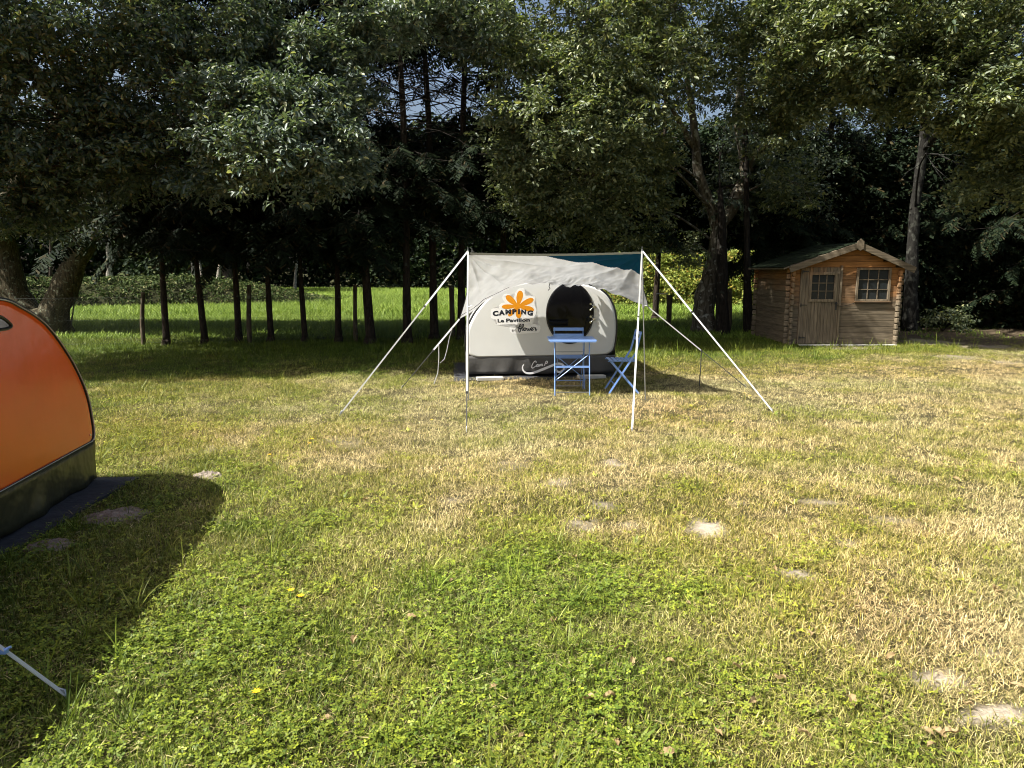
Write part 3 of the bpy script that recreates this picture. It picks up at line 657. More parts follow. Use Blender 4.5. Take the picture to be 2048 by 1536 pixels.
    for (px, py, k, lab) in [(a, b_, c, labs[a]) for (a, b_, c) in row] + extra:
        b = gr(px, py); evergreen = (px, py, k, lab) in extra and px > 1500
        key = (k, evergreen)
        if key not in protos:
            tb, bb, V, Q = kinds[k] if not evergreen else conifer_meshes(60 + k, 11, .10, .9 if k == 0 else 2.0, 2.3, 150, 11)
            t = thing('conifer_tree', lab, 'tree', (0, 0, 0))
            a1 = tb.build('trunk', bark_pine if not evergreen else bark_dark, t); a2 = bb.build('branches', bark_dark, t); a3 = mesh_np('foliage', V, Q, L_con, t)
            protos[key] = (t, [a1, a2, a3]); r = t
        else:
            src, ch = protos[key]; r = src.copy(); COL.objects.link(r); r['label'] = lab
            for c in ch: d = c.copy(); COL.objects.link(d); d.parent = r
        r['group'] = 'slender conifers along the fence' if not evergreen else 'dark evergreens behind the cabin'
        s = rr.uniform(.94, 1.08); r.location = b; r.scale = (s, s, s); r.rotation_euler = (rr.uniform(-.02, .02), rr.uniform(-.03, .03), rr.choice([0, .5, -.5, 3.0]) if k else rr.uniform(-.8, .8))
    # --- deep wood closing the view (reads as one mass) + pale trunks one can tell apart
    rng = np.random.default_rng(77)
    def mass(name, lab, cat, n, fx, mat_, tset, scl, seed, fy, zr, thr=.40, gs=.35):
        x = fx(rng.random(n * 2)); y = fy(rng.random(n * 2), x); z = zr[0] + (zr[1] - zr[0]) * rng.random(n * 2) ** .9
        nz = fbm(x * gs, y * gs, z * gs * 1.2, seed, 3); k = nz > thr - .14 * (z < 6); p = np.stack([x, y, z], 1)[k][:n]; n = len(p)
        V, Q = place(tset, p, scl * (.7 + .6 * rng.random(n)), rng.random(n) * 6.283, -.5 + rng.random(n), rng)
        o = mesh_np(name, V, Q, mat_); tag(o, lab, cat, kind='stuff'); return o
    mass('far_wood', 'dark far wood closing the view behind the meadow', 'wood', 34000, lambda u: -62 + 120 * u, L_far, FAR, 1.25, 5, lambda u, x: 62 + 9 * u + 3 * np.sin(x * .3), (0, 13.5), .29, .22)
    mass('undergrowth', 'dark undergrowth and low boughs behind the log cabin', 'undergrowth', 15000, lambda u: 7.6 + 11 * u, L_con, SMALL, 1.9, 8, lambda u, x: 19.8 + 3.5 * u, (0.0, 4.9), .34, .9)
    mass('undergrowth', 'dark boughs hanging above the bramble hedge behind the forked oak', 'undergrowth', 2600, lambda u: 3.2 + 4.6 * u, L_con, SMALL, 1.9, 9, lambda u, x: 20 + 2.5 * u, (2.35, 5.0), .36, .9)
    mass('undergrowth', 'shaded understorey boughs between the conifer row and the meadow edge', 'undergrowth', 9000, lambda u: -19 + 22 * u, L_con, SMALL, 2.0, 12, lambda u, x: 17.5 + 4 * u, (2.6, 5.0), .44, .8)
    tr = random.Random(9)
    for i, (px, top, Y, r, lab) in enumerate(((218, 490, 46, .22, 'pale lit trunk at the edge of the wood, right of the V-shaped oak'), (388, 500, 48, .20, 'leaning pale trunk behind the grassy bank'), (404, 492, 52, .12, 'thin pale trunk just right of the leaning pale one'),
                                 (436, 470, 55, .18, 'grey trunk at the wood edge between the second and third conifer'), (455, 450, 50, .35, 'stout brown trunk at the wood edge left of the third conifer'), (100, 440, 44, .10, 'thin dark trunk seen through the fork of the V-shaped oak'),
                                 (590, 430, 58, .12, 'bent grey stem at the wood edge behind the middle of the row'))):
        b = at(px, 565, Y); b.z = 0; tp = at(px + tr.uniform(-14, 14), top, Y); mb = MB(); t = thing('wood_tree', lab, 'tree', tuple(b), 'trunks at the wood edge')
        limb_tube(mb, [(b.x, Y, -.1, r * 1.3), (b.x + .05, Y, 1, r), (tp.x, Y, tp.z, r * .75), (tp.x * 1.01, Y + .2, tp.z + 5, r * .4)], n=8)
        mb.build('trunk', bark_pale if 'pale' in lab or 'grey' in lab else bark_pine, t)
        q = blob_points([(tp.x, Y + 1, tp.z + 4.5, 2.6, 1.6, 3.2, 260)], np.random.default_rng(i), seed=i)[0]; n = len(q); rg = np.random.default_rng(i + 50)
        V, Q = place(FAR, q, .8 + .4 * rg.random(n), rg.random(n) * 6.28, rg.random(n) - .5, rg); mesh_np('crown', V, Q, L_far, t)
    # --- grassy bank at the left of the meadow
    bx = np.linspace(-40, -9, 150); by = np.linspace(0, 1, 26); BX, BY = np.meshgrid(bx, by)
    yy = 29 + (BX + 20) * .55 + BY * 5 + 3 * np.maximum(0, (BX + 8)) * .15
    zz = np.sin(BY * math.pi) ** .7 * (1.25 - .030 * np.maximum(0, BX + 14) * 1.4) * (.65 + .6 * fbm(BX * .5, yy * .5, 0, 3, 3)) * np.clip((-9.5 - BX) / 5, 0, 1) ** .7 - .05
    bc = np.ones((BX.size, 3)) * np.array([.030, .032, .012]) * (0.6 + fbm(BX.ravel() * .8, yy.ravel() * .8, 0, 6, 3))[:, None]
    ii = np.arange(BX.size).reshape(BX.shape); q = np.stack([ii[:-1, :-1].ravel(), ii[:-1, 1:].ravel(), ii[1:, 1:].ravel(), ii[1:, :-1].ravel()], 1)
    o = mesh_np('bank', np.stack([BX.ravel(), yy.ravel(), zz.ravel()], 1), q, colattr('bank_soil', bump=.1, bscale=4), smooth=True, col=bc); tag(o, kind='structure')
    k = rng.integers(0, BX.size, 7000); p = np.stack([BX.ravel()[k] + rng.normal(size=7000) * .2, yy.ravel()[k] + rng.normal(size=7000) * .2, zz.ravel()[k] + .10], 1); n = len(p)
    V, Q = place(SMALL, p, 1.2 + .8 * rng.random(n), rng.random(n) * 6.28, -.3 + .6 * rng.random(n), rng)
    tag(mesh_np('bank_plants', V, Q, L_bank), 'low weeds and dead stems covering the bank', 'ground cover', kind='stuff')
    # --- bright hedge of brambles at the right of the meadow
    t = thing('bramble_hedge', 'sunlit yellow green bramble hedge behind the forked oak', 'hedge', (9, 33, 0))
    mb = MB()
    for i in range(60):
        x = 3.8 + 10 * rng.random(); y = 33 + rng.random() * 2; limb_tube(mb, [(x, y, -.05, .02), (x + rng.normal() * .3, y, 1.1, .012), (x + rng.normal() * .5, y - .3, 1.9, .005)], n=4, seg=2)
    mb.build('stems', bark_pine, t)
    n = 9000; x = 3.2 + 11.5 * rng.random(n); u = rng.random(n); top = 2.25 * (.8 + .35 * fbm(x * .5, x * 0, 0, 4, 3)) * np.clip((x - 2.6) / 1.3, .1, 1)
    z = top * u; y = 32.6 + 1.3 * (z / 2.4) ** 2 + (fbm(x * .9, z * .9, 0, 14, 3) - .5) * 1.5 + rng.normal(size=n) * .12
    V, Q = place(OAK, np.stack([x, y, z], 1), 1.3 + .6 * rng.random(n), rng.random(n) * 6.28, -.8 + 1.2 * rng.random(n), rng); mesh_np('foliage', V, Q, L_hedge, t)
    # --- small shrub right of the cabin
    b = gr(1885, 663); t = thing('small_shrub', 'small leafy shrub catching light in the dark right of the cabin', 'shrub', tuple(b)); mb = MB()
    for i in range(9):
        a = rng.random() * 6.28; mb_pts = [(b.x, b.y, 0, .008), (b.x + .2 * math.cos(a), b.y + .2 * math.sin(a), .25, .005), (b.x + .4 * math.cos(a), b.y + .3 * math.sin(a), .45, .003)]; limb_tube(mb, mb_pts, n=4, seg=2)
    mb.build('stems', bark_dark, t); q = blob_points([(b.x, b.y, .32, .5, .35, .28, 90)], rng, gap=.3)[0]; n = len(q)
    V, Q = place(SMALL, q, .9 + .4 * rng.random(n), rng.random(n) * 6.28, -.2 + .5 * rng.random(n), rng); mesh_np('foliage', V, Q, L_oak, t)
    # dead pale twigs hanging in the left oak's shade
    b = at(290, 165, 12.9); t = thing('dead_branch', 'bare pale dead branch hanging out of the left oak crown', 'branch', tuple(b)); mb = MB(); dr = random.Random(4)
    def rec(p, d, L, r, k):
        q = p + d * L; m_ = (p + q) / 2 + Vector((dr.uniform(-1, 1), dr.uniform(-1, 1), dr.uniform(-1, 1))) * L * .1
        mb.tube([p, m_, q], [r, r * .8, r * .6], n=4)
        if k: 
            for _ in range(3 if k > 2 else 2): rec(q if _ else m_, (d + Vector((dr.uniform(-1, 1), dr.uniform(-.7, .7), dr.uniform(-.9, .6))) * .8).normalized(), L * dr.uniform(.6, .85), r * .6, k - 1)
    rec(b + Vector((.45, .3, .35)), Vector((-.75, -.2, -.45)).normalized(), .42, .013, 4); mb.build('twigs', bark_pale, t)
build_trees()

# ================================================================== SMALL-SHAPE HELPERS
def smooth_line(pts, seg=6):
    P_ = [np.array(p, float) for p in pts]; S = []
    for i in range(len(P_) - 1):
        p0 = P_[max(i - 1, 0)]; p1 = P_[i]; p2 = P_[i + 1]; p3 = P_[min(i + 2, len(P_) - 1)]
        for k in range(seg):
            t = k / seg; S.append(.5 * ((2 * p1) + (-p0 + p2) * t + (2 * p0 - 5 * p1 + 4 * p2 - p3) * t * t + (-p0 + 3 * p1 - 3 * p2 + p3) * t ** 3))
    S.append(P_[-1]); return S
class Plane:
    """upright wall plane: origin, direction along it, outward normal; local coordinates (s, z)"""
    def __init__(s, p0, p1):
        s.o = Vector((p0.x, p0.y, 0)); s.d = Vector((p1.x - p0.x, p1.y - p0.y, 0)).normalized(); s.n = Vector((s.d.y, -s.d.x, 0))
    def hit(s, px, py):
        q = onplane(px, py, s.o, s.n); return ((q - s.o).dot(s.d), q.z)
    def w(s, a, z, out=0.0): return s.o + s.d * a + Vector((0, 0, z)) + s.n * out
def flat_poly(mb, pl, pts, out, mi=0, wav=None):
    """filled outline lying on the plane (a cut-out sticker, 1.5 mm thick)"""
    bm = bmesh.new(); f = bm.faces.new([bm.verts.new(pl.w(a, z, out)) for a, z in pts])
    bmesh.ops.triangulate(bm, faces=[f]); bm.verts.index_update()
    vs = [v.co.copy() for v in bm.verts]; fs = [[v.index for v in q.verts] for q in bm.faces]; bm.free()
    mb.add(vs, fs, mi); n = len(pts); e = [pl.w(a, z, out) for a, z in pts] + [pl.w(a, z, out - .0005) for a, z in pts]
    mb.add(e, [(i, (i + 1) % n, (i + 1) % n + n, i + n) for i in range(n)], mi)
def ribbon(mb, pl, pts, wd, out, mi=0):
    S = smooth_line(pts, 5); n = len(S); vs = []
    for i, p in enumerate(S):
        a = S[min(i + 1, n - 1)] - S[max(i - 1, 0)]; a = a / (np.linalg.norm(a) + 1e-9); nn = np.array([-a[1], a[0]])
        ww = wd / 2 if not isinstance(wd, (list, tuple)) else (wd[0] + (wd[1] - wd[0]) * i / (n - 1)) / 2
        for sg in (-1, 1): q = p + nn * ww * sg; vs.append(pl.w(q[0], q[1], out))
    mb.add(vs, [(2 * i, 2 * i + 1, 2 * i + 3, 2 * i + 2) for i in range(n - 1)], mi)
def text_mesh(txt, size, bold=0.0, shear=0.0, sx=1.0):
    cu = bpy.data.curves.new('t', 'FONT'); cu.body = txt; cu.size = size; cu.offset = bold; cu.shear = shear; cu.resolution_u = 3
    o = bpy.data.objects.new('t', cu); COL.objects.link(o); bpy.context.view_layer.update()
    me = bpy.data.meshes.new_from_object(o.evaluated_get(bpy.context.evaluated_depsgraph_get()))
    vs = [(v.co.x * sx, v.co.y) for v in me.vertices]; fs = [tuple(p.vertices) for p in me.polygons]
    bpy.data.objects.remove(o); bpy.data.curves.remove(cu); bpy.data.meshes.remove(me); return vs, fs
def put_text(mb, pl, txt, s0, z0, wdt, hgt, out, rot=0.0, bold=0.0, mi=0):
    """text stretched to the given width and height, its lower left corner at (s0, z0)"""
    vs, fs = text_mesh(txt, 1.0, bold); xs_ = [v[0] for v in vs]; ys_ = [v[1] for v in vs]
    x0, x1, y0, y1 = min(xs_), max(xs_), min(ys_), max(ys_); c, s = math.cos(rot), math.sin(rot); out_v = []
    for x, y in vs:
        a = (x - x0) / (x1 - x0) * wdt; b = (y - y0) / (y1 - y0) * hgt; out_v.append(pl.w(s0 + a * c - b * s, z0 + a * s + b * c, out))
    mb.add(out_v, fs, mi)

m_white = plain('white_panel_fabric', (.64, .64, .60), rough=.45, noise=.05, nscale=3, bump=.0006, bscale=420, spec=.4)
m_orange = plain('orange_panel_fabric', (.92, .102, .003), rough=.26, noise=.05, nscale=2.5, bump=.012, bscale=2.2, spec=.5, coat=.15)
m_black = plain('black_piping', (.012, .012, .012), rough=.4)
m_pipewhite = plain('light_piping', (.45, .45, .43), rough=.4)
m_skirt = plain('charcoal_skirt', (.075, .072, .066), rough=.5, noise=.1, nscale=5, bump=.012, bscale=4, spec=.4)
m_skirt_g = plain('olive_skirt', (.052, .048, .024), rough=.40, noise=.06, nscale=4, bump=.08, bscale=1.8, spec=.4)
m_glass = plain('dark_glass', (.004, .004, .005), rough=.07, spec=.22)
m_metal = plain('pole_metal', (.42, .43, .44), rough=.35, metal=.85)
m_pale = plain('pale_wood', (.45, .43, .38), rough=.8, noise=.15, nscale=15)
m_strapw = plain('white_webbing', (.58, .585, .57), rough=.7, noise=.08, nscale=60)
m_strapg = plain('grey_webbing', (.33, .33, .30), rough=.7, noise=.12, nscale=50)
m_strapk = plain('black_webbing', (.03, .03, .028), rough=.7)
m_mat = plain('ground_mat', (.030, .031, .036), rough=.85, noise=.4, nscale=14, bump=.006, bscale=30)
m_sticker = plain('sticker_white', (.80, .79, .76), rough=.35)
m_amber = plain('sticker_amber', (.72, .27, .006), rough=.35)
m_navy = plain('sticker_navy', (.012, .016, .026), rough=.35)
m_blue = plain('blue_painted_metal', (.19, .33, .66), rough=.35, noise=.06, nscale=8, coat=.3)
m_tarp = plain('pale_tarp_cotton', (.77, .775, .775), rough=.8, noise=.06, nscale=6, trans=.50, bump=.004, bscale=14, spec=.1)
m_tarpblue = plain('petrol_blue_tarp', (.008, .12, .25), rough=.7, noise=.1, nscale=6, trans=.3, bump=.004, bscale=14, spec=.2)
m_hem = plain('olive_hem', (.10, .10, .07), rough=.8)
m_stain = plain('chrome', (.75, .75, .75), rough=.15, metal=1)

# ================================================================== CARAVANS
def profile(half):
    """half outline [(offset, z)] from the middle of the roof round to the bottom -> closed smooth outline"""
    S = smooth_line(half, 5); right = [(float(p[0]), float(p[1])) for p in S]
    left = [(-a, z) for a, z in reversed(right)]
    return right + left[:-1] if abs(right[0][0]) < 1e-6 else right + left
cx = lambda a: 880 + a / 4.452
cy = lambda b: 480 + b / 4.452
FACE = Plane(gr(cx(240), 756.0), gr(cx(1560), 753.0))
HALF = []
_c = FACE.hit(cx(940), 700)[0]
for (o_, y_) in ((0, 360), (120, 364), (240, 374), (350, 392), (430, 414), (500, 446), (560, 500), (600, 572), (626, 655), (634, 740), (632, 840), (620, 930), (602, 985), (565, 1014), (500, 1024)):
    s_, z_ = FACE.hit(cx(940 + o_), cy(y_)); HALF.append((s_ - _c, z_))
HALF[0] = (0.0, HALF[0][1]); ZB = HALF[-1][1]
def caravan(name, label, cat, pl, sc_, depth, m_body, m_pipe, m_sk, skirt_z0, HALF=HALF, full=None):
    ZB = HALF[-1][1]
    base = pl.w(sc_, 0, -depth / 2); t = thing(name, label, cat, tuple(base))
    half = HALF + [(HALF[-1][0] * .5, ZB - .004), (0.0, ZB - .006)]
    S = smooth_line(half, 5); out = [(float(a), float(z)) for a, z in S]; out = out + [(-a, z) for a, z in reversed(out[1:-1])]
    if full: out = [(float(a), float(z)) for a, z in smooth_line(full + [full[0]], 5)[:-1]]
    n = len(out); zc = .8
    rings = [(1.0, -depth), (1.0, -.05), (.992, -.022), (.975, -.006), (.955, 0.0), (.95, 0.0), (.5, 0.0), (.0, 0.0)]
    vs = [];
    for (k, o_) in rings:
        for a, z in out: vs.append(pl.w(sc_ + a * k, zc + (z - zc) * k, o_))
    fs = []
    for r_ in range(len(rings) - 1):
        for i in range(n): j = (i + 1) % n; fs.append((r_ * n + i, r_ * n + j, (r_ + 1) * n + j, (r_ + 1) * n + i))
    fs.append(tuple(reversed(range(n))))
    mb = MB(); mb.add(vs, fs, 0, True); body = mb.build('body', m_body, t)
    e = MB(); loop = [pl.w(sc_ + a, z, -.03) for a, z in out]; loop.append(loop[0]); e.tube(loop, .017, n=6, caps=False)
    e.build('piping', m_pipe[0], t)
    if len(m_pipe) > 1:
        e = MB(); loop = [pl.w(sc_ + a * .995, zc + (z - zc) * .995, -.008) for a, z in out]; loop.append(loop[0]); e.tube(loop, .004, n=6, caps=False); e.build('light_piping', m_pipe[1], t)
    # skirt: hanging cloth on three sides with soft folds
    hw = max(a for a, z in out) - .012; hl = -min(a for a, z in out) - .012; k = 90; mb = MB(); rows = 7
    path = [(-hl, -depth * .9)] * 1 + [(-hl, -.04)] + [(hw, -.04)] + [(hw, -depth * .9)]
    pts = []; 
    for (a, b) in zip(path[:-1], path[1:]):
        m_ = 14 if a[0] == b[0] else k
        for i in range(m_): pts.append((a[0] + (b[0] - a[0]) * i / m_, a[1] + (b[1] - a[1]) * i / m_))
    pts.append(path[-1]); vs = []
    zt = ZB + .11
    for j in range(rows):
        v = j / (rows - 1)
        for i, (a, b) in enumerate(pts):
            front = abs(b + .04) < 1e-6; top = zt + 0 * a if not front else (ZB - .002)
            z = top + (skirt_z0 - top) * v; q = v ** 1.2
            wv = .016 * q * (math.sin(a * 9 + 1.3) + .6 * math.sin(a * 21 + v * 2) + .5 * math.sin(a * 4.1)) + .010 * (float(fbm(np.array([a * 3]), np.array([v * 2 + b]), 0, 4, 2)[0]) - .5)
            o_ = b + (.025 + wv if front else 0); aa = a + (0 if front else (wv + .015) * (1 if a > 0 else -1)); aa *= 1 - .012 * v
            vs.append(pl.w(sc_ + aa, z, o_))
    m = len(pts); mb.add(vs, [(j * m + i, j * m + i + 1, (j + 1) * m + i + 1, (j + 1) * m + i) for j in range(rows - 1) for i in range(m - 1)], 0, True)
    sk = mb.build('skirt', m_sk, t)
    md = sk.modifiers.new('thickness', 'SOLIDIFY'); md.thickness = .004
    # frame and wheel under it, dark gap
    u = MB(); u.box(pl.w(sc_, .19, -depth / 2), (hw * 1.9, depth * .8, .06), Matrix((pl.d, -pl.n, Vector((0, 0, 1)))).transposed())
    u.build('chassis', m_black, t)
    for sgn in (-.12,):
        wv = MB(); c = pl.w(sc_, .25, -depth * .5 + sgn); wv.tube([c - pl.n * .06, c + pl.n * .06], .24, n=24); wv.build('wheel', m_black, t)
    return t, out

# --- the white one
_s0 = FACE.hit(cx(940), 700)[0]
FULL = []
for (x_, y_) in ((900, 361), (1060, 364), (1180, 374), (1290, 392), (1370, 412), (1440, 446), (1500, 500), (1542, 572), (1566, 655), (1574, 740), (1572, 840), (1560, 930), (1542, 985), (1505, 1014), (1440, 1024), (1100, 1032), (700, 1040), (420, 1045), (310, 1045), (262, 1030), (238, 996), (229, 935), (228, 870), (238, 800), (260, 740), (305, 655), (358, 585), (425, 515), (510, 455), (620, 408), (740, 378)):
    s_, z_ = FACE.hit(cx(x_), cy(y_)); FULL.append((s_ - _s0, z_))
white, W_OUT = caravan('small_caravan', 'small round cream caravan with flower logo and dark round window under the awning', 'caravan', FACE, _s0, 1.55, m_white, (m_black,), m_skirt, .055, HALF, FULL)
# porthole door
c = FACE.hit(1139.9, 626.6); rx = (FACE.hit(1186.6, 627)[0] - FACE.hit(1093.2, 627)[0]) / 2; rz = (FACE.hit(1140, 566.5)[1] - FACE.hit(1140, 686.6)[1]) / 2
mb = MB(); N_ = 56; ring = []
for k, (q, o_) in enumerate(((1.0, .002), (.985, .014), (.93, .016), (.45, .022), (0, .024))):
    ring += [FACE.w(c[0] + rx * q * math.cos(2 * math.pi * i / N_), c[1] + rz * q * math.sin(2 * math.pi * i / N_), o_) for i in range(N_)]
mb.add(ring, [(r_ * N_ + i, r_ * N_ + (i + 1) % N_, (r_ + 1) * N_ + (i + 1) % N_, (r_ + 1) * N_ + i) for r_ in range(4) for i in range(N_)], 0, True)
port = mb.build('porthole', m_glass, white)
mb = MB(); mb.tube([FACE.w(c[0] + rx * math.cos(2 * math.pi * i / N_), c[1] + rz * math.sin(2 * math.pi * i / N_), .008) for i in range(N_ + 1)], .011, n=6, caps=False); mb.build('rim', m_black, port)
for hy in (593, 705):
    mb = MB(); h = FACE.hit(cx(1366), cy(hy)); a = FACE.hit(cx(1338), cy(hy - 25)); b = FACE.hit(cx(1335), cy(hy + 27))
    mb.tube([FACE.w(*a, .03), FACE.w(*h, .024), FACE.w(*b, .03)], .007, n=6)
    for q in (a, b): mb.tube([FACE.w(*q, .02), FACE.w(*q, .038)], .016, n=12)
    mb.box(FACE.w(h[0] + .012, h[1], .01), (.05, .016, .035), Matrix((FACE.d, -FACE.n, Vector((0, 0, 1)))).transposed(), bev=.003)
    mb.build('hinge', m_stain, port)
# sticker: outline, petals, lettering
sx_ = lambda a: 930 + a / 10.24
sy_ = lambda b: 550 + b / 10.24
H = lambda a, b: FACE.hit(sx_(a), sy_(b))
OUTL = [(1175, 265), (1215, 282), (1236, 340), (1242, 425), (1330, 418), (1420, 425), (1440, 450), (1436, 500), (1420, 560), (1440, 640), (1465, 715), (1455, 790), (1420, 860), (1400, 950), (1397, 1000), (1500, 1015), (1540, 1045), (1547, 1100), (1520, 1175), (1440, 1190), (1300, 1195), (1130, 1205), (960, 1200), (925, 1160), (910, 1100), (920, 1062), (980, 1048), (1020, 1030), (1000, 1002), (920, 1005), (660, 1020), (638, 990), (632, 905), (575, 910), (535, 880), (525, 830), (540, 700), (570, 685), (640, 680), (690, 690), (700, 620), (740, 580), (825, 562), (775, 510), (760, 450), (790, 400), (850, 382), (920, 400), (1005, 462), (1020, 380), (1075, 300), (1130, 270)]
stt = MB(); flat_poly(stt, FACE, [H(*p) for p in OUTL], .0012); sticker = stt.build('logo_sticker', m_sticker, white)
pet = MB(); C0 = (1085, 640)
for (tx, ty, wd) in ((1140, 322, 138), (845, 425, 130), (1402, 490, 118), (752, 652, 100), (1412, 720, 118), (1105, 885, 122), (890, 842, 95)):
    L = math.hypot(tx - C0[0], ty - C0[1]); ux, uy = (tx - C0[0]) / L, (ty - C0[1]) / L; pts = []
    for i in range(24):
        a = 2 * math.pi * i / 24; u = (1 - math.cos(a)) / 2; v = math.sin(a) * (.25 + .75 * u ** .7) * .62 * (1 if u < .99 else 1)
        pts.append((C0[0] + ux * L * u - uy * v * wd, C0[1] + uy * L * u + ux * v * wd))
    flat_poly(pet, FACE, [H(*p) for p in pts], .0018)
flat_poly(pet, FACE, [H(C0[0] + 62 * math.cos(i * .524), C0[1] + 48 * math.sin(i * .524)) for i in range(12)], .0021)
pet.build('flower_emblem', m_amber, sticker)
tx = MB()
def T(txt, x0, x1, yt, yb, bold, out=.0027, rot=0.0):
    a = H(x0, yb); b = H(x1, yt); put_text(tx, FACE, txt, a[0], a[1], b[0] - a[0], b[1] - a[1], out, rot, bold)
for (ch, x0, x1, yt, yb, rt) in (('C', 572, 690, 738, 846, .10), ('A', 692, 820, 722, 828, .06), ('M', 828, 945, 704, 808, .02), ('P', 968, 1058, 700, 800, 0), ('I', 1088, 1122, 698, 800, 0), ('N', 1148, 1250, 704, 806, -.03), ('G', 1272, 1388, 718, 826, -.08)):
    T(ch, x0, x1, yt, yb, .062 if ch != 'I' else .02, rot=rt)
tx.build('lettering', m_navy, sticker); tx = MB()
T('Le', 668, 800, 900, 972, .035, rot=.02); tx.build('lettering', m_navy, sticker); tx = MB(); T('Pavillon', 842, 1328, 890, 968, .035, rot=.02); tx.build('lettering', m_navy, sticker); tx = MB(); T('BY', 960, 1045, 1116, 1158, .01, rot=.02)
tx.build('lettering', m_navy, sticker); tx = MB()
for st in ([(1072, 1084), (1105, 1072), (1145, 1035), (1140, 1010), (1122, 1018), (1104, 1070), (1098, 1130), (1112, 1168), (1134, 1150), (1134, 1112), (1108, 1098), (1140, 1098)],
           [(1140, 1098), (1180, 1070), (1202, 1030), (1190, 1008), (1172, 1030), (1164, 1090), (1176, 1132), (1196, 1128)],
           [(1236, 1084), (1208, 1090), (1200, 1118), (1220, 1138), (1246, 1120), (1244, 1092), (1232, 1084)],
           [(1246, 1100), (1270, 1096), (1270, 1126), (1288, 1134), (1302, 1112), (1306, 1096), (1306, 1124), (1322, 1132), (1340, 1108), (1338, 1086)],
           [(1342, 1118), (1372, 1108), (1382, 1086), (1364, 1076), (1350, 1100), (1358, 1130), (1384, 1130), (1404, 1106)],
           [(1398, 1084), (1412, 1074), (1422, 1086), (1442, 1080), (1448, 1090), (1440, 1118), (1452, 1134), (1476, 1112)]):
    ribbon(tx, FACE, [H(*p) for p in st], .0135, .0027)
tx.build('lettering', m_navy, sticker)
# emblem on the skirt
ex = lambda a: 1000 + a / 8.533
ey = lambda b: 690 + b / 8.533
E = lambda a, b: FACE.hit(ex(a), ey(b))
em = MB()
ribbon(em, FACE, [E(*p) for p in [(402, 325), (380, 365), (390, 425), (440, 468), (520, 474), (600, 456), (700, 418)]], (.014, .040), .045)
ribbon(em, FACE, [E(*p) for p in [(700, 418), (800, 378), (880, 345), (945, 318), (1000, 310), (1055, 325), (1085, 370), (1072, 415)]], (.040, .026), .045)
ribbon(em, FACE, [E(*p) for p in [(1065, 425), (1040, 445), (1005, 454), (965, 440), (950, 400)]], .030, .045)
for st in ([(612, 296), (608, 272), (588, 270), (558, 305), (538, 350), (542, 384), (568, 380), (606, 350)], [(655, 326), (632, 325), (614, 348), (626, 362), (650, 336), (646, 358), (660, 352)],
           [(668, 322), (666, 356), (684, 324), (694, 328), (690, 354), (706, 320), (718, 324), (714, 348), (730, 340)], [(782, 268), (768, 300), (752, 346)], [(766, 292), (790, 268), (806, 280), (796, 304), (768, 312)]):
    ribbon(em, FACE, [E(*p) for p in st], .0135, .046)
em.build('skirt_emblem', m_sticker, white)
# ground mat under it and the two pale boards
def sheet(name, pts, m, label, cat, th=.006, z=.03):
    c_ = sum((Vector(p) for p in pts), Vector()) / len(pts); c_.z = 0; mb = MB(); P_ = []
    n = len(pts)
    for i in range(n):
        a, b = Vector(pts[i]), Vector(pts[(i + 1) % n])
        for k in range(8): q = a.lerp(b, k / 8); P_.append((q.x, q.y, gheight_s(q.x, q.y) + z + .006 * math.sin(i * 3 + k)))
    n = len(P_); mb.add([(c_.x, c_.y, z + .01)] + P_, [(0, 1 + i, 1 + (i + 1) % n) for i in range(n)]); mb.add(P_ + [(p[0], p[1], p[2] - th - .03) for p in P_], [(i, i + n, (i + 1) % n + n, (i + 1) % n) for i in range(n)])
    o = mb.build(name, m, None, loc=tuple(c_)); return tag(o, label, cat)
ql = Vector(gr(908, 763)); 
mp_ = [ql, FACE.w(FACE.hit(cx(1560), 700)[0], 0, .12), FACE.w(FACE.hit(cx(1560), 700)[0] + .05, 0, -1.7), FACE.w(-.22, 0, -1.7)]
sheet('ground_mat', mp_, m_mat, 'black plastic mat lying under the cream caravan', 'mat', z=.012)
for (a0, a1, b0, lab) in ((325, 560, 1240, 'pale board lying on the grass under the left end of the skirt'), (1232, 1470, 1222, 'pale board under the right end of the cream caravan skirt')):
    p = gr(cx(a0), cy(b0 + 22)); q = gr(cx(a1), cy(b0 + 16)); c_ = (p + q) / 2; dd = (q - p); mb = MB()
    mb.box(c_ + Vector((0, .05, .035)), (dd.length, .14, .045), Matrix.Rotation(math.atan2(dd.y, dd.x), 3, 'Z'), bev=.004)
    tag(mb.build('wooden_board', m_pale, None, loc=(c_.x, c_.y, 0)), lab, 'board')

# --- the orange one
OF = Plane(gr(0, 1097), gr(193, 966))           # direction: away from the camera; outward normal must face +x
OF.n = Vector((OF.d.y, -OF.d.x, 0))
o_far = OF.hit(193, 930)[0]; half_w = max(h[0] for h in HALF)
OP = [OF.hit(*p) for p in ((0, 597), (50, 615), (95, 646), (130, 690), (160, 741), (180, 791), (190, 840), (193, 868), (189, 881))]
OMID = OP[-2][0] - 2.35  # unseen near end stretched so the caravan's shadow reaches further
OHALF = [(0.0, OP[0][1] + .03), (.5, OP[0][1] + .025)] + [(a - OMID, z) for a, z in OP] + [(OP[-1][0] - OMID - .15, OP[-1][1] - .004)]
orange, O_OUT = caravan('small_caravan', 'small round orange caravan with olive skirt, cut off by the left edge of the view', 'caravan', OF, OMID, 1.55, m_orange, (m_black, m_pipewhite), m_skirt_g, .03, OHALF)
print('OHALF', [(round(a, 2), round(b, 2)) for a, b in OHALF])
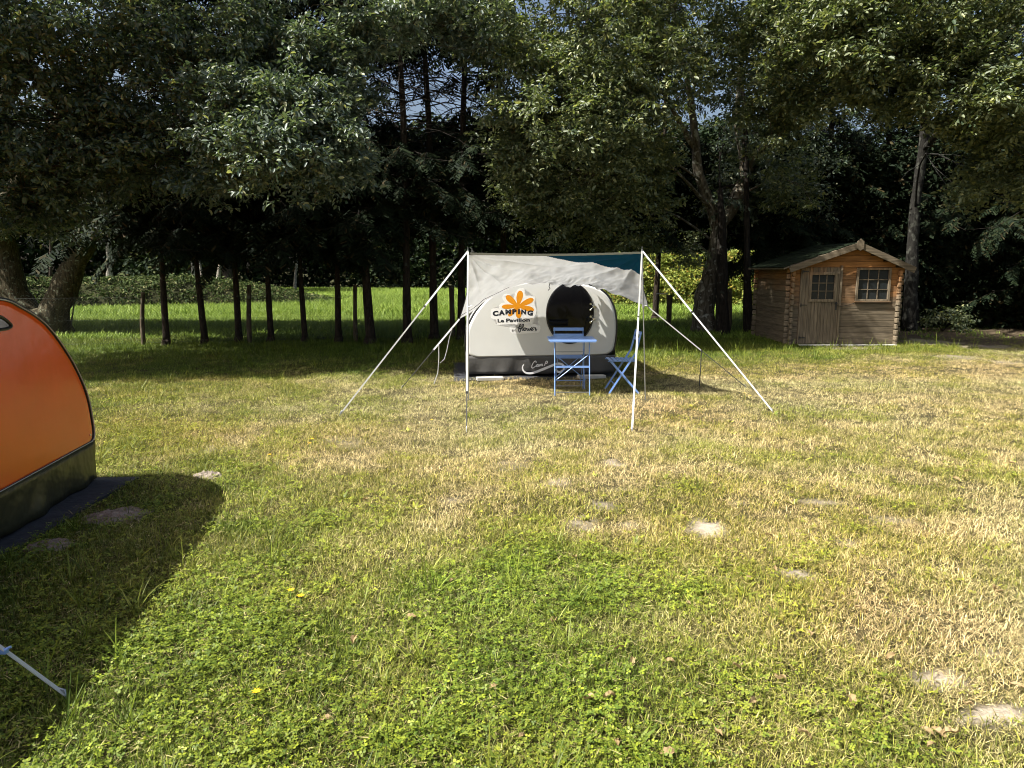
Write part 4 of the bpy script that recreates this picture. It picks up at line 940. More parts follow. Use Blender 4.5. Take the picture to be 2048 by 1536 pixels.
# window
wpts = [OF.hit(*p) for p in ((-60, 622), (-20, 627), (2, 636), (14, 645), (19, 651), (15, 656), (0, 659), (-60, 665))]
S = smooth_line(wpts + [wpts[0]], 4)[:-1]; mb = MB(); flat_poly(mb, OF, [(float(a), float(b)) for a, b in S], .008); wn = mb.build('window', m_glass, orange)
mb = MB(); lp = [OF.w(float(a), float(b), .008) for a, b in S]; lp.append(lp[0]); mb.tube(lp, .010, n=6, caps=False); mb.build('frame', m_black, wn)
q = OF.hit(180, 870); mb = MB(); mb.tube([OF.w(*q, -.002), OF.w(*q, .006)], .009, n=12); mb.build('snap_button', m_stain, orange)
oe = [gr(281, 957), gr(0, 1122)]; dv = (oe[1] - oe[0]).normalized(); far = oe[0]; side = Vector((-dv.y, dv.x, 0)); side = side if side.x < 0 else -side
sheet('ground_mat', [far, far + dv * 3.2, far + dv * 3.2 + side * 2.2, far + side * 2.2], m_mat, 'dark blue grey mat sticking out under the orange caravan', 'mat', z=.016)
# guy strap of the orange caravan's own awning
p1 = gr(131, 1394); p2 = p1 + (at(0, 1297, 2.45) - p1) * 4.3; t = thing('guy_strap', 'white guy strap with blue clip, pegged down in the lower left corner', 'strap', tuple(p1))
mb = MB(); mb.strap(p1 + Vector((0, 0, .01)), p2, .024, .004); mb.build('strap', m_strapw, t)
mb = MB(); q = p1.lerp(p2, .22); mb.box(q, (.030, .020, .020), bev=.005); mb.tube([q + Vector((-.01, 0, 0)), q + Vector((.022, .01, .012))], .005); mb.build('clip', m_blue, t)
mb = MB(); mb.tube([p1 + Vector((.01, 0, -.06)), p1 + Vector((0, 0, .03)), p1 + Vector((-.02, .0, .035))], .004); mb.build('peg', m_metal, t)
mb = MB(); mb.tube([(p2.x, p2.y, -.02), p2, p2 + Vector((0, 0, .8))], .011); mb.build('pole', m_metal, t)

# ================================================================== AWNING
YP = 8.95
TL = at(936, 503, YP); TR = at(1284, 502, YP)
aw = thing('awning', 'pale tarp awning with blue corner stretched over the front of the cream caravan', 'awning', (0.55, YP, 0))
low = [(919, 638, 9.90), (950, 619, 10.32), (980, 597, 10.66), (1041.7, 569.5, 10.69), (1077.7, 569, 10.69), (1104.6, 569, 10.70), (1138, 570, 10.72), (1169.7, 572, 10.74), (1199, 575.5, 10.74), (1232.6, 588.5, 10.64), (1262, 600, 10.3), (1300, 615, 9.98)]
LOW = smooth_line([tuple(at(a, b, y)) for a, b, y in low], 8); LOWX = np.array([p[0] / p[1] for p in LOW])
NU, NV = 220, 110; A0 = np.array(at(936, 508, YP)); A1 = np.array(at(1283, 506, YP)); LOWA = np.array(LOW)
U_, V_ = np.meshgrid(np.linspace(0, 1, NU + 1), np.linspace(0, 1, NV + 1))
f_ = A0 + (A1 - A0) * U_[..., None]; f_[..., 2] -= .02 * np.sin(np.pi * U_)
g_ = LOWX[0] + (LOWX[-1] - LOWX[0]) * U_; b_ = np.stack([np.interp(g_, LOWX, LOWA[:, k]) for k in range(3)], -1)
V = f_ + (b_ - f_) * V_[..., None]
V[..., 2] += -.05 * np.sin(np.pi * V_) * np.sin(np.pi * U_)
V[..., 0] += .05 * np.sin(np.pi * V_) * (1 - 2 * U_) * (.3 + .7 * np.clip((abs(U_ - .5) - .3) / .2, 0, 1))
def rays(du, dv, n, ph, amp, reach):      # folds radiating from a pulled corner
    r_ = np.hypot(du, dv); an = np.arctan2(dv, du + 1e-6) + .10 * (fbm(du * 2, dv * 2, 0, 31, 2) - .5)
    return (np.abs(np.sin(an * n + ph + .4 * r_)) ** .8 - .6) * amp * np.clip(r_ * 1.6, 0, 1) ** 1.3 * np.clip(1 - r_ / reach, 0, 1)
fo = rays(U_ * 2.3, V_ * 1.25, 9, 0, .085, 1.5) + rays((1 - U_) * 2.3, V_ * 1.25, 7, .5, .055, 1.4)
gth = np.clip(V_ - .45, 0, 1) / .55 * np.exp(-((U_ - .60) / .22) ** 2)
fo += gth * .085 * (fbm(U_ * 26 + V_ * 5, V_ * 4, 0, 15, 3) - .5) * 2 + .035 * (fbm(U_ * 9, V_ * 4 + U_ * 3, 0, 25, 3) - .5) * 2 * np.sin(np.pi * V_)
fo *= np.clip((1 - U_) * 25, 0, 1) * np.clip(U_ * 25, 0, 1) * np.clip(V_ * 8, 0, 1)
V[..., 1] -= fo; V[..., 2] -= fo * .8
V[..., 1] += .125 * np.clip((V_ - .86) / .14, 0, 1) * np.clip((U_ - .62) / .15, 0, 1)
ii = np.arange((NV + 1) * (NU + 1)).reshape(NV + 1, NU + 1)
q4 = np.stack([ii[:-1, :-1], ii[1:, :-1], ii[1:, 1:], ii[:-1, 1:]], -1).reshape(-1, 4)
uc = (np.tile(np.arange(NU), NV) + .5) / NU; vc = (np.repeat(np.arange(NV), NU) + .5) / NV
bnd = np.interp(uc, [0, .18, .30, .45, .60, .75, .90, .96, 1.0], [-.1, -.1, -.05, .02, .13, .22, .29, .31, .38])
isb = vc < bnd
def sub(name, sel, m):
    fq = q4[sel]; used, inv = np.unique(fq, return_inverse=True); o = mesh_np(name, V.reshape(-1, 3)[used], inv.reshape(-1, 4), m, aw, smooth=True)
    md = o.modifiers.new('thickness', 'SOLIDIFY'); md.thickness = .002; return o
sub('canopy', ~isb, m_tarp); sub('blue_panel', isb, m_tarpblue)
mb = MB(); top = [A0 + (A1 - A0) * u - np.array([0, 0, .02 * math.sin(math.pi * u) - .004]) for u in np.linspace(0, 1, 20)]
for a, b in zip(top[:-1], top[1:]): mb.box((Vector(a) + Vector(b)) / 2, ((Vector(b) - Vector(a)).length, .012, .026), Matrix.Rotation(math.atan2(b[1] - a[1], b[0] - a[0]), 3, 'Z'))
mb.build('top_hem', m_hem, aw)
for k_ in (0, -1): e = MB(); e.tube([Vector(p) for p in V[:, k_, :]], .005, n=5); e.build('edge_cord', m_strapk, aw)
e = MB(); hl = [V[int(NV * .95 - 6 * u_), int(NU * u_ * .26)] + np.array([0, -.012, 0]) for u_ in np.linspace(.02, 1, 14)]; e.tube([Vector(p) for p in hl], .0035, n=4); e.build('hem_seam', m_strapk, aw)
gz = lambda v: Vector((v.x, v.y, gheight_s(v.x, v.y)))
PLb = at(937, 803, YP - .02); PRb = at(1291, 800, YP)
for (tp, bt, px) in ((TL, PLb, 934.6), (TR, PRb, 1283)):
    bt = Vector((bt.x, bt.y, -.03)); mb = MB(); mid = tp.lerp(bt, .36)
    mb.tube([tp + Vector((0, 0, .055)), tp + Vector((0, 0, .02))], .003, n=6)
    mb.tube([tp + Vector((0, 0, .02)), mid], .0100, n=10); mb.tube([mid, bt], .0075, n=10); mb.tube([mid + Vector((0, 0, .02)), mid - Vector((0, 0, .02))], .015, n=10)
    mb.tube([mid + Vector((.0, -.01, .0)), mid + Vector((.045, -.02, .012))], .005, n=6)
    mb.build('pole', m_metal, aw)
def guy(a, b, split, wa, wb, ma=m_strapw, mbm=m_strapg, sag=0.0):
    m_ = a.lerp(b, split); x = MB(); x.strap(a, m_, wa, .003, Vector((0, -1, .2)), mi=0); x.strap(m_, b, wb, .003, Vector((0, -1, .2)), mi=1)
    x.box(m_, (wa * 1.1, .012, wa * 1.3), mi=2); o = x.build('guy_strap', [ma, mbm, m_strapk], aw)
    p = MB(); d = (b - a).normalized(); dh = Vector((d.x, d.y, 0)).normalized(); p.tube([b + dh * .02 + Vector((0, 0, -.12)), b + Vector((0, 0, .02)), b + Vector((0, 0, .035)) + dh * -.02], .004, n=6); p.build('peg', m_metal, aw)
kn = Vector((0, 0, .005))
guy(TL + kn, gz(gr(681, 831)) + Vector((0, 0, .02)), .36, .021, .016); guy(TR + kn, gz(gr(1544, 825)) + Vector((0, 0, .02)), .40, .020, .017, m_strapw, m_strapw)
guy(TL + kn, gz(gr(933, 863)) + Vector((0, 0, .02)), .82, .020, .010, m_strapg, m_strapk); guy(TR + kn, gz(gr(1264, 865)) + Vector((0, 0, .02)), .42, .018, .019, m_strapg, m_strapw)
CL = Vector(V[-1, 0]); CR = Vector(V[-1, -1])
guy(CL, gz(gr(804, 777)) + Vector((0, 0, .02)), .46, .022, .010, m_strapw, m_strapk); guy(CR, gz(gr(1491, 777)) + Vector((0, 0, .02)), .55, .016, .010, m_strapg, m_strapk)
x = MB(); a = CL.lerp(gz(gr(804, 777)), .12); yy_ = a.y
x.tube([a, at(899, 675, yy_), at(894, 700, yy_), at(889, 718, yy_), at(880, 726, yy_)], .007, n=5); x.tube([at(877.7, 688, yy_ - .1), at(878, 715, yy_ - .1), at(876, 745, yy_ - .1), at(868, 768, yy_ - .15)], .008, n=5); x.build('loose_strap', m_strapg, aw)
x = MB(); a = CR.lerp(gz(gr(1491, 777)), .55); x.tube([a, a + Vector((0, .0, -.2)), a + Vector((-.01, 0, -a.z * .98))], .007, n=5); x.build('loose_strap', m_strapk, aw)
x = MB(); yq = 10.5; x.tube([at(1100, 566, yq), at(1098, 573, yq), at(1100, 577, yq), at(1096, 581, yq)], .006, n=5); x.build('canopy_tie', m_strapk, aw)

# ================================================================== TABLE AND CHAIRS
def bistro_chair(label, loc, rz):
    t = thing('folding_chair', label, 'chair', (0, 0, 0), 'blue folding chairs by the caravan'); w_ = .40
    def bar(mb, a, b, sy, wd=.024, th=.007):
        a3 = Vector((a[0], sy, a[1])); b3 = Vector((b[0], sy, b[1])); d_ = (b3 - a3).normalized(); up = Vector((0, 1, 0)); x_ = d_.cross(up)
        vs = []
        for p in (a3, b3):
            for k, l in ((-1, -1), (1, -1), (1, 1), (-1, 1)): vs.append(p + x_ * k * wd / 2 + up * l * th / 2)
        mb.add(vs, [(3, 2, 1, 0), (4, 5, 6, 7), (0, 1, 5, 4), (1, 2, 6, 5), (2, 3, 7, 6), (3, 0, 4, 7)])
    for sy in (-w_ / 2, w_ / 2):
        mb = MB(); bar(mb, (.196, 0), (-.03, .36), sy); bar(mb, (-.03, .36), (-.140, .535), sy); bar(mb, (-.140, .535), (-.168, .64), sy); bar(mb, (-.168, .64), (-.206, .815), sy, .022); mb.build('leg', m_blue, t)
        k = .86; mb = MB(); bar(mb, (-.200, 0), (.170, .425), sy * k); mb.build('leg', m_blue, t)
    mb = MB()
    for i in range(6):
        x0 = .195 - i * .062; mb.box((x0 - .022, 0, .432 - .0 * i), (.046, w_ * .93, .010), bev=.002)
    for sy in (-.15, .15): mb.box((.03, sy, .421), (.36, .014, .012))
    mb.build('seat', m_blue, t)
    for (z, x0) in ((.788, -.203), (.705, -.186)):
        mb = MB(); mb.box((x0, 0, z), (.012, w_ + .02, .044), Matrix.Rotation(-.2, 3, 'Y'), bev=.003); mb.build('back_slat', m_blue, t)
    mb = MB(); mb.box((.12, 0, .12), (.014, w_ * .98, .008)); mb.build('stretcher', m_blue, t); mb = MB(); mb.box((-.13, 0, .08), (.014, w_ * .84, .008)); mb.build('stretcher', m_blue, t)
    t.location = loc; t.rotation_euler = (0, 0, rz); return t
c1 = gr(1250, 787); bistro_chair('blue folding chair seen from the side beside the right awning pole', (c1.x - .02, c1.y + .17, 0), math.pi)
bistro_chair('blue folding chair behind the small table, its back against the porthole', (.785, 9.86, 0), -math.pi / 2)
tb_ = thing('folding_table', 'small blue folding table with thin metal legs in front of the porthole', 'table', (.775, 9.42, 0))
mb = MB(); tz = .712; x0, x1 = at(1097.5, 682, 9.2).x, at(1194, 682, 9.2).x; mb.box(((x0 + x1) / 2, 9.46, tz), (x1 - x0, .52, .016), bev=.006); mb.box(((x0 + x1) / 2, 9.205, tz - .008), (x1 - x0 - .02, .008, .026)); mb.build('tabletop', m_blue, tb_)
fx0, fx1 = at(cx(1022), 700, 9.2).x, at(cx(1334), 700, 9.2).x
for xx in (fx0, fx1):
    mb = MB(); mb.tube([(xx, 9.28, tz - .02), (xx + .004, 9.26, .5), (xx + .008, 9.2, 0)], .008, n=6); mb.build('leg', m_blue, tb_)
    mb = MB(); mb.tube([(xx + (.03 if xx == fx0 else -.03), 9.62, tz - .02), (xx + (.03 if xx == fx0 else -.03), 9.66, .3), (xx + (.03 if xx == fx0 else -.03), 9.70, 0)], .007, n=6); mb.build('leg', m_blue, tb_)
mb = MB(); mb.box(((fx0 + fx1) / 2, 9.245, .37), (fx1 - fx0, .008, .026)); mb.build('crossbar', m_blue, tb_)
for y_, z_, i_ in ((9.205, .045, 0), (9.69, .05, .03), (9.64, .52, .03)): mb = MB(); mb.tube([(fx0 + i_, y_, z_), (fx1 - i_, y_, z_)], .006, n=6); mb.build('stretcher', m_metal, tb_)
mb = MB(); mb.tube([(fx0, 9.23, .18), (fx1, 9.26, .53)], .007, n=6); mb.tube([(fx0, 9.27, .53), (fx1, 9.62, .14)], .006, n=6); mb.tube([(fx0 + .03, 9.65, .16), (fx1 - .03, 9.66, .50)], .005, n=6); mb.build('brace', m_blue, tb_)

# ================================================================== LOG CABIN
def woodmat(name, along, orange_z=None, light=1.0):
    """weathered wood: grain along an axis; orange where rain never reached, grey below"""
    m, t, b, out = newmat(name); tc = t.nodes.new('ShaderNodeTexCoord'); mp = t.nodes.new('ShaderNodeMapping')
    s = {'x': (1.2, 14, 14), 'y': (14, 1.2, 14), 'z': (14, 14, 1.2)}[along]; mp.inputs['Scale'].default_value = s
    t.links.new(tc.outputs['Object'], mp.inputs[0]); n = t.nodes.new('ShaderNodeTexNoise'); n.inputs['Scale'].default_value = 2.2; n.inputs['Detail'].default_value = 7; n.inputs['Distortion'].default_value = .6
    t.links.new(mp.outputs[0], n.inputs['Vector']); sep = t.nodes.new('ShaderNodeSeparateXYZ'); t.links.new(tc.outputs['Object'], sep.inputs[0])
    g = t.nodes.new('ShaderNodeNewGeometry'); n2 = t.nodes.new('ShaderNodeTexNoise'); n2.inputs['Scale'].default_value = 1.7; t.links.new(tc.outputs['Object'], n2.inputs['Vector'])
    a1 = t.nodes.new('ShaderNodeMath'); a1.operation = 'MULTIPLY_ADD'; a1.inputs[1].default_value = .25; t.links.new(g.outputs['Random Per Island'], a1.inputs[0]); t.links.new(sep.outputs['Z'], a1.inputs[2])
    a2 = t.nodes.new('ShaderNodeMath'); a2.operation = 'MULTIPLY_ADD'; a2.inputs[1].default_value = .7; t.links.new(n2.outputs['Fac'], a2.inputs[0]); t.links.new(a1.outputs[0], a2.inputs[2])
    mr = t.nodes.new('ShaderNodeMapRange'); z0 = orange_z if orange_z is not None else 99; mr.inputs[1].default_value = z0; mr.inputs[2].default_value = z0 + .7; t.links.new(a2.outputs[0], mr.inputs[0])
    mx = t.nodes.new('ShaderNodeMix'); mx.data_type = 'RGBA'; t.links.new(mr.outputs[0], mx.inputs[0]); mx.inputs[6].default_value = (.165 * light, .130 * light, .085 * light, 1); mx.inputs[7].default_value = (.32 * light, .140 * light, .040 * light, 1)
    rr_ = t.nodes.new('ShaderNodeMapRange'); rr_.inputs[1].default_value = .3; rr_.inputs[2].default_value = .7; rr_.inputs[3].default_value = .55; rr_.inputs[4].default_value = 1.25; t.links.new(n.outputs['Fac'], rr_.inputs[0])
    ri = t.nodes.new('ShaderNodeMapRange'); ri.inputs[3].default_value = .86; ri.inputs[4].default_value = 1.12; t.links.new(g.outputs['Random Per Island'], ri.inputs[0])
    mm = t.nodes.new('ShaderNodeMath'); mm.operation = 'MULTIPLY'; t.links.new(rr_.outputs[0], mm.inputs[0]); t.links.new(ri.outputs[0], mm.inputs[1])
    v = t.nodes.new('ShaderNodeVectorMath'); v.operation = 'SCALE'; t.links.new(mx.outputs[2], v.inputs[0]); t.links.new(mm.outputs[0], v.inputs['Scale'])
    t.links.new(v.outputs[0], b.inputs['Base Color']); b.inputs['Roughness'].default_value = .75; b.inputs['Specular IOR Level'].default_value = .25
    bp = t.nodes.new('ShaderNodeBump'); bp.inputs['Distance'].default_value = .006; t.links.new(n.outputs['Fac'], bp.inputs['Height']); t.links.new(bp.outputs[0], b.inputs['Normal'])
    return m
def build_cabin():
    Y0 = gr(1600, 690).y; fx = lambda px: at(px, 620, Y0).x; fz = lambda py: at(1690, py, Y0).z
    XL, XR = fx(1578), fx(1795); XM = at(1713, 490, Y0).x; D = 2.1; zs = fz(541); za = fz(497)
    m_wx = woodmat('wall_wood', 'x', 1.30); m_wy = woodmat('side_wall_wood', 'y', 1.55); m_wz = woodmat('door_wood', 'z', 1.95, 1.05); m_trim = woodmat('trim_wood', 'x', 4.2, .95); m_frame = woodmat('window_frame_wood', 'z', 1.9, 1.15); m_end = woodmat('log_end_wood', 'x', 1.45, 1.2)
    c = thing('log_cabin', 'small weathered log cabin with plank door and two lattice windows at right', 'cabin', ((XL + XR) / 2, Y0 + D / 2, 0))
    dx0, dx1, dz1 = fx(1597), fx(1679), fz(531); wx0, wx1, wz0, wz1 = fx(1708), fx(1776), fz(604), fz(535)
    bh = .1255; fw = MB(); sw = MB(); ends = MB(); rng = random.Random(3); nb = int(zs / bh) + 1
    def plank(mb, x0, x1, z): 
        if x1 - x0 > .02: mb.box(((x0 + x1) / 2, Y0 + .022, z + bh / 2), (x1 - x0, .044, bh - .003), bev=.007)
    for i in range(nb + 4):
        z = .02 + i * bh; zc_ = z + bh / 2
        if zc_ > zs:       # gable boards get shorter
            k = (za - z) / (za - zs) + .02
            if k <= .07: break
            plank(fw, XM + (XL - XM) * k, XM + (XR - XM) * k, z); continue
        segs = [(XL, XR)]
        cuts = []
        if z < dz1 - .01: cuts.append((dx0, dx1))
        if z + bh > wz0 + .02 and z < wz1 - .02: cuts.append((wx0, wx1))
        for (a, b) in cuts:
            ns = []
            for (p, q) in segs: 
                if b <= p or a >= q: ns.append((p, q))
                else: ns += [(p, a), (b, q)]
            segs = ns
        for (p, q) in segs: plank(fw, p, q, z)
    fw.build('wall', m_wx, c)
    for X_ in (XL + .022, XR - .022):
        sw = MB()
        for i in range(nb): sw.box((X_, Y0 + D / 2 + .04, .02 + i * bh + bh / 2), (.044, D, bh - .003), bev=.007)
        sw.build('side_wall', m_wy, c)
    bk = MB(); bk.box(((XL + XR) / 2, Y0 + D, zs / 2), (XR - XL, .04, zs)); bk.build('back_wall', m_wx, c)
    ee = [MB(), MB(), MB()]
    for i in range(nb):
        z = .02 + i * bh + bh / 2
        for sg, X_ in ((-1, XL), (1, XR)):
            ends = ee[0] if sg < 0 else ee[1]
            pj = .085 + rng.uniform(-.012, .012); ends.box((X_ + sg * pj / 2, Y0 + .03, z), (pj, .06, bh * .86), bev=.016)      # front logs sticking out sideways
            pj = .10 + rng.uniform(-.015, .015); ends.box((X_ - sg * .03, Y0 - pj / 2, z - bh * .45), (.062, pj, bh * .86), bev=.016)   # side logs sticking out to the front
            if sg < 0: ee[2].box((X_ - .045, Y0 + D, z), (.09, .06, bh * .86), bev=.016)
    for e_ in ee: e_.build('corner_log_ends', m_end, c)
    # roof: two sloping slabs with felt shingles, overhang to the front
    er_x = at(1831, 538, Y0 - .16).x; el_x = at(1580, 533, Y0 - .16).x; ez = at(1700, 536, Y0 - .16).z; rz_ = at(1711, 488, Y0 - .16).z + .03; YF = Y0 - .16; YB = Y0 + D + .12
    roof = MB(); fel = MB()
    for X_ in (el_x - .12, er_x):
        a = Vector((XM, 0, rz_)); b = Vector((X_, 0, ez)); b = a + (b - a) * (1.0); n_ = (b - a).normalized(); up = Vector((-n_.z, 0, n_.x)); up = up if up.z > 0 else -up
        vs = [Vector((p.x, y, p.z)) + up * o_ for p in (a, b) for y in (YF + .03, YB) for o_ in (-.03, .0)]
        roof.add(vs, [(0, 1, 3, 2), (4, 6, 7, 5), (0, 4, 5, 1), (2, 3, 7, 6), (0, 2, 6, 4), (1, 5, 7, 3)])
        L = (b - a).length; rows = 11
        for r_ in range(rows):
            k = int(D / .16)
            for q in range(k + 2):
                y0 = YF + .03 + q * .16 + (.08 if r_ % 2 else 0); y1 = min(y0 + .155, YB)
                if y0 >= YB - .02: continue
                p0 = a + n_ * (L * r_ / rows) + up * .012; p1 = a + n_ * min(L, L * (r_ + 1.25) / rows) + up * (.018 + rng.uniform(0, .006))
                fel.add([(p0.x, y0, p0.z), (p0.x, y1, p0.z), (p1.x, y1, p1.z), (p1.x, y0, p1.z), (p0.x, y0, p0.z - .006), (p0.x, y1, p0.z - .006), (p1.x, y1, p1.z - .008), (p1.x, y0, p1.z - .008)], [(0, 1, 2, 3), (7, 6, 5, 4), (0, 3, 7, 4), (1, 5, 6, 2), (2, 6, 7, 3)])
    rf = roof.build('roof', m_trim, c)
    fm = plain('green_roof_felt', (.013, .020, .009), spec=.15, rough=.95, noise=.5, nscale=9, bump=.004, bscale=60); fel.build('shingles', fm, rf)
    bb_ = MB()
    for X_, zz in ((el_x, ez), (er_x, ez - .01)):
        a = Vector((XM, YF, rz_ - .02)); b = Vector((X_, YF, zz)); d_ = (b - a).normalized(); mid = (a + b) / 2; ang = math.atan2(d_.z, d_.x)
        bb_.box(mid + Vector((0, 0, -.035)), ((b - a).length, .028, .125), Matrix.Rotation(-ang, 3, 'Y'), bev=.004)
    bb_.build('bargeboard', m_trim, rf)
    mb = MB(); mb.add([(XM + x_, y_, rz_ - .03 + z_) for y_ in (YF - .035, YF - .012) for (x_, z_) in ((-.07, .05), (0, .11), (.07, .05), (.07, -.09), (0, -.14), (-.07, -.09))], [(5, 4, 3, 2, 1, 0), (6, 7, 8, 9, 10, 11)] + [(i, (i + 1) % 6, (i + 1) % 6 + 6, i + 6) for i in range(6)]); mb.build('gable_plate', m_trim, rf)
    # door
    dr = MB(); n_ = 11; pw = (dx1 - dx0 - .09) / n_
    px0, px1, pz0, pz1 = fx(1619), fx(1664), fz(598), fz(550)
    for i in range(n_):
        a = dx0 + .045 + i * pw; b = a + pw - .004
        if b > px0 + .01 and a < px1 - .01: dr.box(((a + b) / 2, Y0 - .012, (.03 + pz0) / 2), (b - a, .026, pz0 - .03), bev=.004); dr.box(((a + b) / 2, Y0 - .012, (pz1 + dz1 - .04) / 2), (b - a, .026, dz1 - .04 - pz1), bev=.004)
        else: dr.box(((a + b) / 2, Y0 - .012, (.03 + dz1 - .04) / 2), (b - a, .026, dz1 - .07), bev=.004)
    door = dr.build('door', m_wz, c)
    fr = MB(); fr.box((dx0 + .02, Y0 - .016, dz1 / 2), (.04, .04, dz1)); fr.box((dx1 - .02, Y0 - .016, dz1 / 2), (.045, .04, dz1)); fr.build('door_frame', m_wz, c)
    def lattice(x0, x1, z0, z1, y, fwid, parent, nm):
        g_ = MB(); g_.box(((x0 + x1) / 2, y + .018, (z0 + z1) / 2), (x1 - x0, .005, z1 - z0)); o = g_.build(nm, glassw, parent)
        f_ = MB(); f_.box((x0 - fwid / 2, y - .004, (z0 + z1) / 2), (fwid, .05, z1 - z0 + 2 * fwid), bev=.003); f_.box((x1 + fwid / 2, y - .004, (z0 + z1) / 2), (fwid, .05, z1 - z0 + 2 * fwid), bev=.003)
        f_.box(((x0 + x1) / 2, y - .004, z1 + fwid / 2), (x1 - x0, .047, fwid), bev=.003); f_.box(((x0 + x1) / 2, y - .008, z0 - fwid / 2), (x1 - x0, .052, fwid), bev=.003); f_.build('frame', m_frame, o)
        b_ = MB()
        for k in (1, 2): b_.box((x0 + (x1 - x0) * k / 3, y + .006, (z0 + z1) / 2), (.018, .014, z1 - z0)); b_.box(((x0 + x1) / 2, y + .0045, z0 + (z1 - z0) * k / 3), (x1 - x0, .014, .016))
        b_.build('glazing_bar', m_trim, o); return o
    glassw = plain('cabin_window_glass', (.020, .024, .026), rough=.12, spec=.5)
    lattice(px0, px1, pz0, pz1, Y0 - .018, .058, c, 'door_window'); wo = lattice(wx0 + .045, wx1 - .045, wz0 + .06, wz1 - .05, Y0 - .004, .045, c, 'window')
    si = MB(); si.box(((wx0 + wx1) / 2, Y0 - .02, wz0 + .008), (wx1 - wx0 + .03, .07, .03), bev=.004); si.build('sill', m_wx, wo)
    for (zz) in (dz1 - .13, fz(610), .16):
        h_ = MB(); h_.box((dx0 + .09, Y0 - .03, zz), (.14, .006, .018)); h_.box((dx0 + .03, Y0 - .04, zz), (.018, .012, .07)); h_.build('hinge', m_black, c)
    h_ = MB(); h_.box((fx(1670), Y0 - .035, fz(612)), (.030, .014, .17), bev=.003); h_.tube([(fx(1670), Y0 - .04, fz(607)), (fx(1670), Y0 - .085, fz(607)), (fx(1664), Y0 - .085, fz(607.5))], .008, n=8); h_.build('handle', m_black, door)
    h_ = MB(); h_.tube([(fx(1671), Y0 - .05, fz(611)), (fx(1680), Y0 - .05, fz(612.5)), (fx(1693), Y0 - .04, fz(610)), (fx(1705), Y0 - .05, fz(606.5))], .006, n=5); h_.build('wire', m_black, c)
    # stone slabs at the threshold
    for (a, b, lab) in ((1596, 1676, 'pale flat stone in front of the cabin door'), (1683, 1790, 'row of pale flagstone along the cabin wall below the window')):
        p, q = fx(a), fx(b); s_ = MB(); s_.box(((p + q) / 2, Y0 - .14, .012), (q - p, .16, .03), bev=.008); tag(s_.build('flagstone', m_pale, None, loc=((p + q) / 2, Y0 - .14, 0)), lab, 'stone')
    NOGRASS.append((XL, Y0 - .05, 1, 0, XR - XL, D + .1))
build_cabin()

# ================================================================== CHAIN-LINK FENCE
def build_fence():
    m_post = barkmat('fence_post_wood', (.05, .04, .025), (.14, .11, .07), (.17, .17, .12), lichen=.6); m_wire = plain('fence_wire', (.06, .065, .055), rough=.5, metal=.4)
    def fence(label, posts, xa, xb, loc, rail=False):
        t = thing('chain_link_fence', label, 'fence', loc); pts = []
        for (px, pt, pb, wpx) in posts:
            b = gr(px, pb); tp = at(px - (2 if px < 1000 else -2), pt, b.y); r = wpx * b.y / F / 2; mb = MB(); limb_tube(mb, [(b.x, b.y, -.1, r), (b.x, b.y, .5, r), (tp.x, b.y, tp.z, r * .9)], n=10); mb.build('post', m_post, t); pts.append(b)
        a, b = Vector(pts[0]), Vector(pts[-1]); d_ = (b - a).normalized(); A = a + d_ * ((xa - a.x) / d_.x); B = a + d_ * ((xb - a.x) / d_.x); Lf = (B - A).length; off = Vector((-d_.y, d_.x, 0)) * .09
        h = 1.02; mb = MB(); st = .062; n_ = int((Lf + h) / st)
        for i in range(n_):
            for sg in (1, -1):
                s0 = i * st if sg < 0 else i * st - h; s1 = s0 + (h if sg > 0 else -h); z0, z1 = .04, h
                def cl(s, z, s2, z2):
                    if s < 0: z = z + (z2 - z) * (0 - s) / (s2 - s); s = 0
                    if s > Lf: z = z + (z2 - z) * (Lf - s) / (s2 - s); s = Lf
                    return s, z
                if max(s0, s1) < 0 or min(s0, s1) > Lf: continue
                a_, b_ = cl(s0, z0, s1, z1), cl(s1, z1, s0, z0)
                if abs(a_[0] - b_[0]) < .05: continue
                mb.tube([A + d_ * a_[0] + off + Vector((0, sg * .002, a_[1])), A + d_ * b_[0] + off + Vector((0, sg * .002, b_[1]))], .0021, n=3, caps=False, smooth=False)
        for z in (.05, .55, h): mb.tube([A + off + Vector((0, 0, z)), B + off + Vector((0, 0, z + .01))], .0022, n=4, caps=False)
        mb.build('wire_mesh', m_wire, t)
        if rail: r_ = MB(); y_ = pts[0].y; r_.tube([at(1313, 587, y_), at(1336, 588, y_)], .016, n=8); r_.tube([at(1313, 587, y_), at(1311, 600, y_)], .006, n=6); r_.build('rail', m_metal, t)
    fence('chain-link fence with slim wooden posts behind the conifer row, left of the awning', [(288, 585, 691, 9), (500, 570, 687, 9), (712, 570, 685, 8.5), (905, 572, 676, 11)], -10.2, -.8, (-5, 15.5, 0))
    fence('chain-link fence on two dark posts around the foot of the forked oak', [(1337, 590, 655, 10), (1457, 577, 664, 10)], 1.2, 6.2, (4, 17.5, 0), True)
build_fence()

